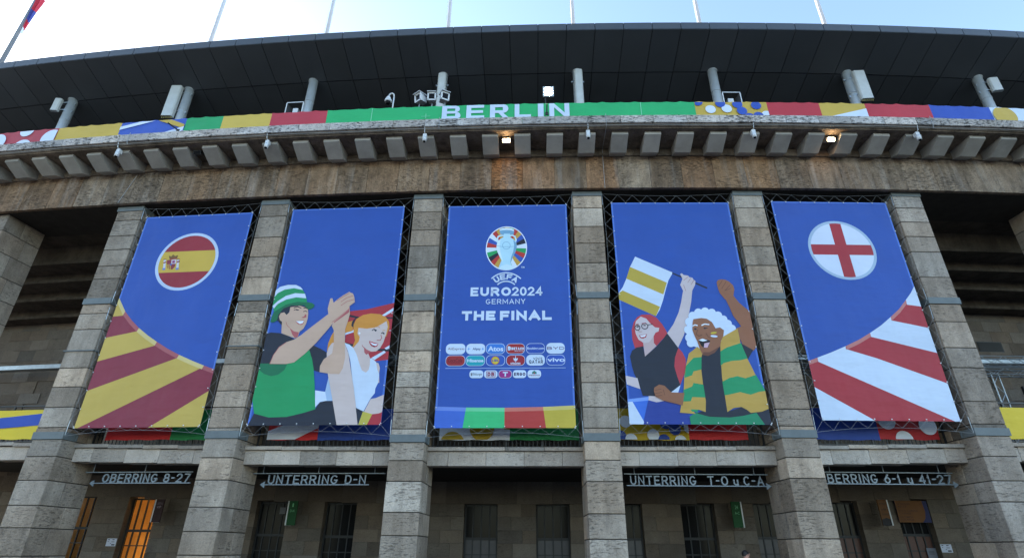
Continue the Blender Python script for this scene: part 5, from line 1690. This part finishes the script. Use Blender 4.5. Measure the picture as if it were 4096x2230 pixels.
rail_banner(1, 1.17, 1.57, RD, 'plain red railing banner below the rays of red and yellow')
rail_banner(1, 1.57, 1.88, GR, 'plain green railing banner beside the plain red one')
rail_banner(2, 2.15, 2.44, RD, 'red railing banner with broad white slanting stripe', lambda p_, w: p_.uv([(-w, 4.9), (-w, 5.3), (w, 5.95), (w, 5.4), (-0.1, 4.9)], WT))
rail_banner(2, 2.44, 2.9, NB, 'plain navy railing banner beside the red and white striped one')
rail_banner(3, 3.13, 3.52, WT, 'white railing banner with big yellow dots', lambda p_, w: [(p_.begin('printed_dot'), p_.disc(x, z, 0.42, (190, 160, 40))) for x, z in ((0.25, 5.38), (1.15, 5.75), (-0.75, 4.85), (-1.0, 6.0))])
rail_banner(3, 3.52, 3.9, GR, 'plain green railing banner beside the white dotted one')
rail_banner(4, 4.11, 4.5, (190, 160, 36), 'mustard railing banner with white and navy dots', lambda p_, w: [(p_.begin('printed_dot'), p_.disc(x, z, 0.2, c)) for x, z, c in ((-1.1, 5.1, NB), (-0.75, 5.0, WT), (0.0, 5.15, WT), (-0.3, 5.75, NB), (0.45, 5.55, NB), (0.75, 5.35, NB), (1.1, 5.6, NB), (0.35, 4.98, NB), (-0.9, 5.6, WT), (0.9, 4.95, WT), (1.25, 5.4, WT))])
rail_banner(4, 4.5, 4.82, RD, 'plain red railing banner beside the mustard dotted one')
rail_banner(5, 5.14, 5.54, NB, 'plain navy railing banner below the white and red rays')
rail_banner(5, 5.54, 5.87, (180, 36, 42), 'red railing banner with big white dots', lambda p_, w: [(p_.begin('printed_dot'), p_.disc(x, z, 0.3, WT)) for x, z in ((-0.65, 5.62), (-0.2, 4.98), (0.72, 5.45))])
rail_banner(6, 6.12, 6.9, YL, 'plain bright yellow railing banner past the last banner pillar')

# ------------------------------------------------------------------ hanging letter signs
def letter_sign(ka, kb, txt, lab, hang, arrow, lx0, lx1, zoff=0.0, rails=None):
    kc = (ka + kb) / 2
    root = empty('hanging_sign', lab, 'sign', P(kc, 1.4, 0), ang(kc), 'direction signs under the gallery')
    q = S * (1 - 1.4 / R)
    X = lambda k: (k - kc) * q
    zt, zl = 3.955 + zoff, 3.625 + zoff
    new('rail', MB().box(X(ka), X(kb), -0.02, 0.02, zt, zt + 0.03).mesh('rail', M_SIGN), root)
    a0, a1 = (rails or (ka, kb))
    new('rail', MB().box(X(a0), X(a1), -0.02, 0.02, zl - 0.03, zl).mesh('rail', M_SIGN), root)
    for k in hang:
        new('hanger', MB().rod((X(k), 0, zt + 0.03), (X(k), 0, 4.27 + sag(k)), 0.016, 6).mesh('hanger', M_SIGN), root)
    if arrow:
        s_ = -1 if arrow == 'l' else 1
        x = X(a0) if s_ < 0 else X(a1)
        new('arrow_head', MB().add([(x, -0.02, zl - 0.12), (x, -0.02, zl + 0.09), (x + s_ * 0.16, -0.02, zl - 0.015), (x, 0.02, zl - 0.12), (x, 0.02, zl + 0.09), (x + s_ * 0.16, 0.02, zl - 0.015)], [[0, 1, 2], [3, 5, 4], [0, 3, 4, 1], [1, 4, 5, 2], [2, 5, 3, 0]]).mesh('arrow_head', M_SIGN), root)
    for c, x, w in caps_layout(txt, X(lx0), X(lx1), 0.3):
        if c in ' _':
            continue
        h = 0.29 if c != 'u' else 0.19
        m = MB()
        for si, st in enumerate(glyph(c, x, w, zl + 0.004, h, 0.043)):
            for qd in st:
                y0, y1 = -0.02 - si * 0.001, 0.02 + si * 0.001
                m.add([(a, y0, b) for a, b in qd] + [(a, y1, b) for a, b in qd], [[0, 1, 2, 3], [7, 6, 5, 4], [0, 4, 5, 1], [1, 5, 6, 2], [2, 6, 7, 3], [3, 7, 4, 0]])
        new('letter', m.mesh('letter', M_SIGN), root)
letter_sign(1.092, 1.74, 'OBERRING 8-27', 'grey metal letter sign reading OBERRING 8-27 with arrow', (1.135, 1.45), 'l', 1.205, 1.73, 0.03, (1.16, 1.74))
letter_sign(2.095, 2.84, 'UNTERRING D-N', 'grey metal letter sign reading UNTERRING D-N with arrow', (2.15, 2.465, 2.78), 'l', 2.185, 2.735, -0.03, (2.17, 2.755))
letter_sign(4.135, 4.9, 'UNTERRING  T-O_u_C-A', 'grey metal letter sign reading UNTERRING T-O u C-A with arrow', (4.19, 4.515, 4.83), 'r', 4.165, 4.875, -0.03, (4.145, 4.885))
letter_sign(5.17, 5.9, 'OBERRING 6-1 u 41-27', 'grey metal letter sign reading OBERRING 6-1 u 41-27 with arrow', (5.24, 5.53, 5.83), 'r', 5.17, 5.885, 0.07, (5.17, 5.89))
for b, kk in ((1, 1.47), (2, 2.5), (3, 3.5), (4, 4.47), (5, 5.5)):
    root = tag(new('soffit_light', MB().box(-0.2, 0.2, -0.06, 0.06, -0.035, 0).box(-0.23, 0.23, -0.08, 0.08, -0.01, 0.0).mesh('soffit_light', M_MILK), None, P(kk, 1.9, 4.255 + sag(kk)), ang(kk)), 'small unlit lamp on the arcade ceiling ' + {1: 'behind the sign OBERRING 8-27', 2: 'behind the sign UNTERRING D-N', 3: 'in the bay without a letter sign', 4: 'behind the sign UNTERRING T-O', 5: 'behind the sign OBERRING 6-1'}[b], 'lamp', 'unlit lamps on the arcade ceiling')

# ------------------------------------------------------------------ blade signs, posters, notices on the lower wall
def blade(k, z0, z1, rgb, lab, lines, edge=-1):
    root = empty('blade_sign', lab, 'sign', P(k, 6.3, 0), ang(k) , 'blade signs on the lower wall')
    new('board', MB().box(-0.2, 0.2, 0.0, 0.04, z0, z1).mesh('board', fabric(rgb, 0.0)), root)
    new('edge', MB().box(edge * 0.2 - 0.025, edge * 0.2 + 0.025, -0.01, 0.5, z0, z1).mesh('edge', M_WHITE), root)
    pr = Print(root, -0.2, 0.2, z0, z1)
    pr.begin('printed_lettering')
    for t_, a, b, z, h, c in lines:
        pr.text(t_, a, b, z, z + h, c, 0.01)
    pr.done()
    return root
blade(1.0, 2.6, 3.5, (46, 15, 20), 'dark red blade sign lettered VIP beside the lit doorway', [('VIP', -0.1, 0.1, 3.14, 0.1, (150, 130, 140)), ('UEFA', -0.14, 0.14, 3.28, 0.1, (110, 90, 100))], -1)
blade(1.985, 2.5, 3.43, (12, 76, 34), 'green blade sign on the wall behind the letters D-N', [('D-N', -0.09, 0.09, 3.0, 0.1, (120, 190, 140)), ('1', -0.03, 0.03, 3.2, 0.14, (120, 190, 140))], -1)
blade(5.005, 2.52, 3.48, (12, 76, 34), 'green blade sign on the wall above the man by the pillar', [('A-C', -0.09, 0.09, 3.0, 0.1, (120, 190, 140)), ('24', -0.06, 0.06, 3.2, 0.14, (120, 190, 140))], 1)
rt_ = blade(6.0, 2.64, 3.6, (104, 62, 12), 'yellow and black blade sign beside the yellow wall poster', [('SKYBOX', -0.15, 0.12, 3.42, 0.07, (50, 34, 20)), ('VIP', -0.12, 0.1, 3.2, 0.07, (50, 34, 20)), ('LOUNGE', -0.15, 0.12, 3.02, 0.07, (50, 34, 20))], 1)
pr = Print(rt_, -0.2, 0.2, 2.64, 3.6)
pr.layer = 4
pr.begin('printed_base')
pr.uv([(-0.2, 2.64), (0.2, 2.64), (0.2, 2.86), (0.0, 2.92), (-0.2, 2.86)], (24, 22, 30))
pr.done()
root = empty('wall_poster', 'yellow lounge poster with dark blue edge over a brown door', 'poster', P(6.265, 6.9, 0), ang(6.265))
new('board', MB().box(-0.68, 0.68, 0, 0.03, 2.79, 3.62).mesh('board', fabric((30, 34, 84), 0.0)), root)
pr = Print(root, -0.68, 0.68, 2.79, 3.62)
pr.begin('printed_field')
pr.uv([(-0.68, 2.79), (0.3, 2.79), (0.45, 2.95), (0.52, 3.2), (0.48, 3.62), (-0.68, 3.62)], (112, 66, 12))
pr.begin('printed_lettering')
for t_, b, z in (('SKYBOXES', -0.05, 3.46), ('40-57', -0.22, 3.36), ('BODO CARENA', 0.22, 3.2), ('LOUNGE', -0.1, 3.1), ('OLYMPIA', -0.05, 2.96), ('LOUNGE', -0.05, 2.86)):
    pr.text(t_, -0.6, b, z, z + 0.07, (70, 40, 24), 0.01)
pr.done()
for k, lab in ((0.62, 'white paper notice on the wall between the lit windows'), (6.435, 'white paper notice on the wall beside the brown door')):
    root = empty('paper_notice', lab, 'notice', P(k, 6.985, 1.6 + sag(k) * 0.3), ang(k), 'paper notices')
    new('sheet', MB().box(-0.23, 0.23, 0, 0.004, 0, 0.3).mesh('sheet', fabric((196, 200, 214), 0.0)), root)
    pr = Print(root, -0.23, 0.23, 0, 0.3)
    pr.begin('printed_marks')
    for x, z, w, h in ((-0.18, 0.24, 0.08, 0.03), (0.02, 0.24, 0.1, 0.03), (-0.18, 0.17, 0.05, 0.02), (0.0, 0.16, 0.14, 0.02), (-0.05, 0.1, 0.06, 0.02), (0.03, 0.03, 0.15, 0.05)):
        pr.uv([(x, z), (x + w, z), (x + w, z + h), (x, z + h)], (60, 60, 70), same=True)
    pr.done()
root = empty('door_notice', 'pale printed sheet stuck on the brown door', 'notice', P(6.36, 7.26, 0.9), ang(6.36))
new('sheet', MB().box(-0.2, 0.2, 0, 0.004, 0, 0.95).mesh('sheet', fabric((120, 122, 132), 0.0)), root)
pr = Print(root, -0.2, 0.2, 0, 0.95)
pr.begin('printed_marks')
for z in (0.82, 0.77, 0.72):
    pr.uv([(-0.13, z), (0.1, z), (0.1, z + 0.02), (-0.13, z + 0.02)], (70, 70, 80), same=True)
pr.done()
root = empty('window_notice', 'small white sheet high in the dark window behind UNTERRING D-N', 'notice', P(1.84, 7.26, 2.98), ang(1.84))
new('sheet', MB().box(-0.13, 0.13, 0, 0.004, 0, 0.26).mesh('sheet', fabric((110, 112, 116), 0.0)), root)

# ------------------------------------------------------------------ upper gallery: cable tray, lighting truss, grille
v = MB()
for k0, k1 in ((-0.9, 7.5),):
    n = 42
    for i in range(n):
        a, b = P(k0 + (k1 - k0) * i / n, 5.9, 9.38), P(k0 + (k1 - k0) * (i + 1) / n, 5.9, 9.38)
        d = (b - a)
        v.add([a, b, b + Vector((0, 0, 0.2)), a + Vector((0, 0, 0.2))], [[0, 1, 2, 3]])
        nrm = Vector((-d.y, d.x, 0)).normalized() * 0.4
        v.add([a, b, b + nrm, a + nrm], [[0, 1, 2, 3]])
tag(new('cable_tray', v.mesh('cable_tray', M_GALV)), 'long galvanised cable tray running across the upper gallery', 'cable tray')
def truss(k0, k1, i, z, h, lab):
    n = int((k1 - k0) * S / 0.45)
    root = empty('lighting_truss', lab, 'truss', P((k0 + k1) / 2, i, z), ang((k0 + k1) / 2))
    L2 = (k1 - k0) * S / 2
    ch, dg = MB(), MB()
    for y, zz in ((0, 0), (0, h), (0.35, 0), (0.35, h)):
        ch.rod((-L2, y, zz), (L2, y, zz), 0.026, 8)
    for q in range(n):
        xa, xb = -L2 + 2 * L2 * q / n, -L2 + 2 * L2 * (q + 1) / n
        for y in (0, 0.35):
            dg.rod((xa, y, 0 if q % 2 else h), (xb, y, h if q % 2 else 0), 0.014, 6)
        dg.rod((xa, 0, 0), (xb, 0.35, 0), 0.014, 6)
    M_ALU = M_GALV
    new('chords', ch.mesh('chords', M_ALU), root)
    new('lacing', dg.mesh('lacing', M_ALU), root)
truss(3.9, 7.4, 3.0, 8.36, 0.3, 'silver lighting truss, upper of two in the upper gallery')
truss(3.9, 7.4, 3.1, 7.96, 0.26, 'silver lighting truss, lower of two in the upper gallery')
truss(2.15, 2.98, 3.0, 8.3, 0.3, 'silver lighting truss behind the pillar beside the emblem banner')
g_ = MB()
for q in range(9):
    g_.box(-0.58, 0.58, -0.03, 0.02, 0.05 * q, 0.05 * q + 0.03)
root = empty('vent_grille', 'dark slatted vent grille in the upper gallery wall', 'grille', P(7.3, 6.97, 10.33), ang(7.3))
new('frame', MB().box(-0.62, 0.62, 0.0, 0.015, -0.04, 0.47).mesh('frame', M_BLACK), root)
slm = MB().box(-0.58, 0.58, -0.03, -0.001, 0, 0.026).mesh('slat', M_DARK)
for q in range(9):
    new('slat', slm, root, (0, 0, 0.05 * q))
# stage gear in the end bay
root = empty('stage_lamp', 'black stage lamp with pale housing hanging in the upper gallery end bay', 'stage lamp', P(6.85, 3.2, 6.55), ang(6.85), None)
mt = Matrix.Rotation(-0.4, 4, 'Z')
new('housing', MB().box(-0.3, 0.25, -0.25, 0.4, 0, 0.5, 0, mt).mesh('housing', M_BLACK), root)
new('side_plate', MB().box(0.255, 0.27, -0.25, 0.4, 0.02, 0.48, 0, mt).mesh('side_plate', M_ANT), root)
new('yoke', MB().box(-0.38, -0.34, 0.0, 0.1, 0.1, 0.95).box(0.32, 0.36, 0.0, 0.1, 0.1, 0.95).box(-0.38, 0.36, 0.0, 0.1, 0.95, 1.0).rod((0, 0.05, 1.0), (0, 0.05, 1.45), 0.03, 6).mesh('yoke', M_BLACK), root)
root = empty('truss_tower', 'slim silver truss tower standing behind the yellow railing banner', 'truss', P(6.62, 3.3, 4.65 + sag(6.62)), ang(6.62))
ch, dg = MB(), MB()
for x, y in ((0, 0), (0.3, 0), (0, 0.3), (0.3, 0.3)):
    ch.rod((x, y, 0), (x, y, 3.1), 0.025, 8)
for q in range(8):
    dg.rod((0 if q % 2 else 0.3, 0, q * 0.38), (0.3 if q % 2 else 0, 0, q * 0.38 + 0.38), 0.014, 6)
    dg.rod((0, 0 if q % 2 else 0.3, q * 0.38), (0, 0.3 if q % 2 else 0, q * 0.38 + 0.38), 0.014, 6)
new('uprights', ch.mesh('uprights', M_GALV), root)
new('lacing', dg.mesh('lacing', M_GALV), root)

# ------------------------------------------------------------------ the man walking by the pillar: dark clothes, dark short hair, glasses, head bent
M_SKIN = plain('skin', (0.52, 0.27, 0.2), 0.5, dirt=0.05)
M_SHIRT = plain('dark_cloth', (0.02, 0.02, 0.028), 0.85, dirt=0.2)
M_HAIR = plain('dark_hair', (0.015, 0.011, 0.009), 0.6, dirt=0.1)
def skin_body(name, joints, bones, mats, assign):
    me = bpy.data.meshes.new(name)
    names = list(joints)
    me.from_pydata([joints[n][0] for n in names], [(names.index(a), names.index(b)) for a, b in bones], [])
    o = bpy.data.objects.new(name, me)
    col.objects.link(o)
    sk = o.modifiers.new('skin', 'SKIN')
    lay = me.skin_vertices[0] if len(me.skin_vertices) else None
    if lay is None:
        bpy.context.view_layer.objects.active = o
        bpy.ops.mesh.customdata_skin_add()
        lay = me.skin_vertices[0]
    for i, n in enumerate(names):
        r_ = joints[n][1]
        lay.data[i].radius = r_ if isinstance(r_, tuple) else (r_, r_)
        lay.data[i].use_root = n == 'pelvis'
    ss = o.modifiers.new('sub', 'SUBSURF')
    ss.levels = ss.render_levels = 2
    dg = bpy.context.evaluated_depsgraph_get()
    m2 = bpy.data.meshes.new_from_object(o.evaluated_get(dg))
    bpy.data.objects.remove(o)
    for m in mats:
        m2.materials.append(m)
    for pl in m2.polygons:
        pl.material_index = assign(pl.center)
        pl.use_smooth = True
    return m2
J = {'pelvis': ((0, 0, 0.93), (0.15, 0.12)), 'belly': ((0, 0, 1.1), (0.15, 0.12)), 'chest': ((0.02, 0, 1.3), (0.17, 0.12)), 'neck': ((0.05, 0, 1.46), 0.065), 'skull0': ((0.09, 0, 1.53), 0.07), 'skull': ((0.105, 0, 1.6), (0.085, 0.095)), 'crown': ((0.085, 0, 1.64), (0.07, 0.08)),
     'nose': ((0.195, 0, 1.565), 0.018), 'chin': ((0.165, 0, 1.505), 0.035),
     'shl': ((0.02, 0.19, 1.4), 0.075), 'ell': ((-0.03, 0.24, 1.12), 0.05), 'wrl': ((0.1, 0.24, 0.9), 0.036), 'hal': ((0.15, 0.23, 0.83), (0.03, 0.045)), 'f1l': ((0.19, 0.22, 0.77), 0.02),
     'shr': ((0.02, -0.19, 1.4), 0.075), 'elr': ((0.0, -0.24, 1.12), 0.05), 'wrr': ((0.2, -0.22, 0.98), 0.036), 'har': ((0.27, -0.21, 0.97), (0.03, 0.045)), 'f1r': ((0.33, -0.2, 0.96), 0.02),
     'hil': ((0, 0.1, 0.88), 0.1), 'knl': ((0.12, 0.1, 0.5), 0.065), 'anl': ((0.04, 0.1, 0.09), 0.045), 'tol': ((0.2, 0.11, 0.045), 0.04),
     'hir': ((0, -0.1, 0.88), 0.1), 'knr': ((0.0, -0.1, 0.5), 0.065), 'anr': ((-0.14, -0.1, 0.09), 0.045), 'tor': ((0.02, -0.11, 0.045), 0.04)}
B_ = [('pelvis', 'belly'), ('belly', 'chest'), ('chest', 'neck'), ('neck', 'skull0'), ('skull0', 'skull'), ('skull', 'crown'), ('skull', 'nose'), ('skull0', 'chin'), ('chest', 'shl'), ('shl', 'ell'), ('ell', 'wrl'), ('wrl', 'hal'), ('hal', 'f1l'), ('chest', 'shr'), ('shr', 'elr'), ('elr', 'wrr'), ('wrr', 'har'), ('har', 'f1r'),
      ('pelvis', 'hil'), ('hil', 'knl'), ('knl', 'anl'), ('anl', 'tol'), ('pelvis', 'hir'), ('hir', 'knr'), ('knr', 'anr'), ('anr', 'tor')]
def who(c):
    if c.z > 1.47 or (c.z < 0.99 and c.z > 0.7 and abs(c.y) > 0.17 and c.x > 0.06):
        return 0
    return 1
root = empty('person', 'man in dark clothes with short dark hair and glasses, head bent, by the pillar', 'person', P(4.7, 1.3, 0.0), ang(4.7) - 0.2)
new('body', skin_body('body', J, B_, [M_SKIN, M_SHIRT], who), root)
hv, hf = [], []
nu, nv = 14, 8
for j in range(nv + 1):
    th = math.pi * 0.55 * j / nv
    for i in range(nu):
        ph = 2 * math.pi * i / nu
        x, y, z = math.sin(th) * math.cos(ph), math.sin(th) * math.sin(ph), math.cos(th)
        low = 1.0 if x < 0.35 else 0.72
        hv.append((0.065 + x * 0.112, y * 0.102, 1.6 + z * 0.105 * low - (0.045 if (j == nv and x < 0.1) else 0)))
for j in range(nv):
    for i in range(nu):
        a, b = j * nu + i, j * nu + (i + 1) % nu
        hf.append([a, b, b + nu, a + nu])
new('hair', pyd('hair', hv, hf, M_HAIR, smooth=True), root)
gl = MB()
for y in (-0.035, 0.035):
    gl.path([(0.195, y + 0.024 * math.cos(t), 1.587 + 0.018 * math.sin(t)) for t in [2 * math.pi * q / 10 for q in range(11)]], 0.003, 4)
gl.path([(0.195, 0.06, 1.59), (0.09, 0.095, 1.6)], 0.003, 4).path([(0.195, -0.06, 1.59), (0.09, -0.095, 1.6)], 0.003, 4)
new('glasses', gl.mesh('glasses', M_BLACK), root)

for k, z in ((1, 8.0), (2, 8.02)):
    o = new('tie_bar', MB().box(-PW / 2 - 0.05, PW / 2 + 0.05, -0.06, -0.03, 0, 0.035).box(PW / 2 + 0.01, PW / 2 + 0.05, -0.03, 0.8, 0, 0.035).box(-PW / 2 - 0.05, -PW / 2 - 0.01, -0.03, 0.8, 0, 0.035).mesh('tie_bar', M_STRAP), None, P(k, 0, z), ang(k))
    tag(o, 'thin steel tie bar across the ' + WHICH[k], 'bar', 'tie bars across pillars')
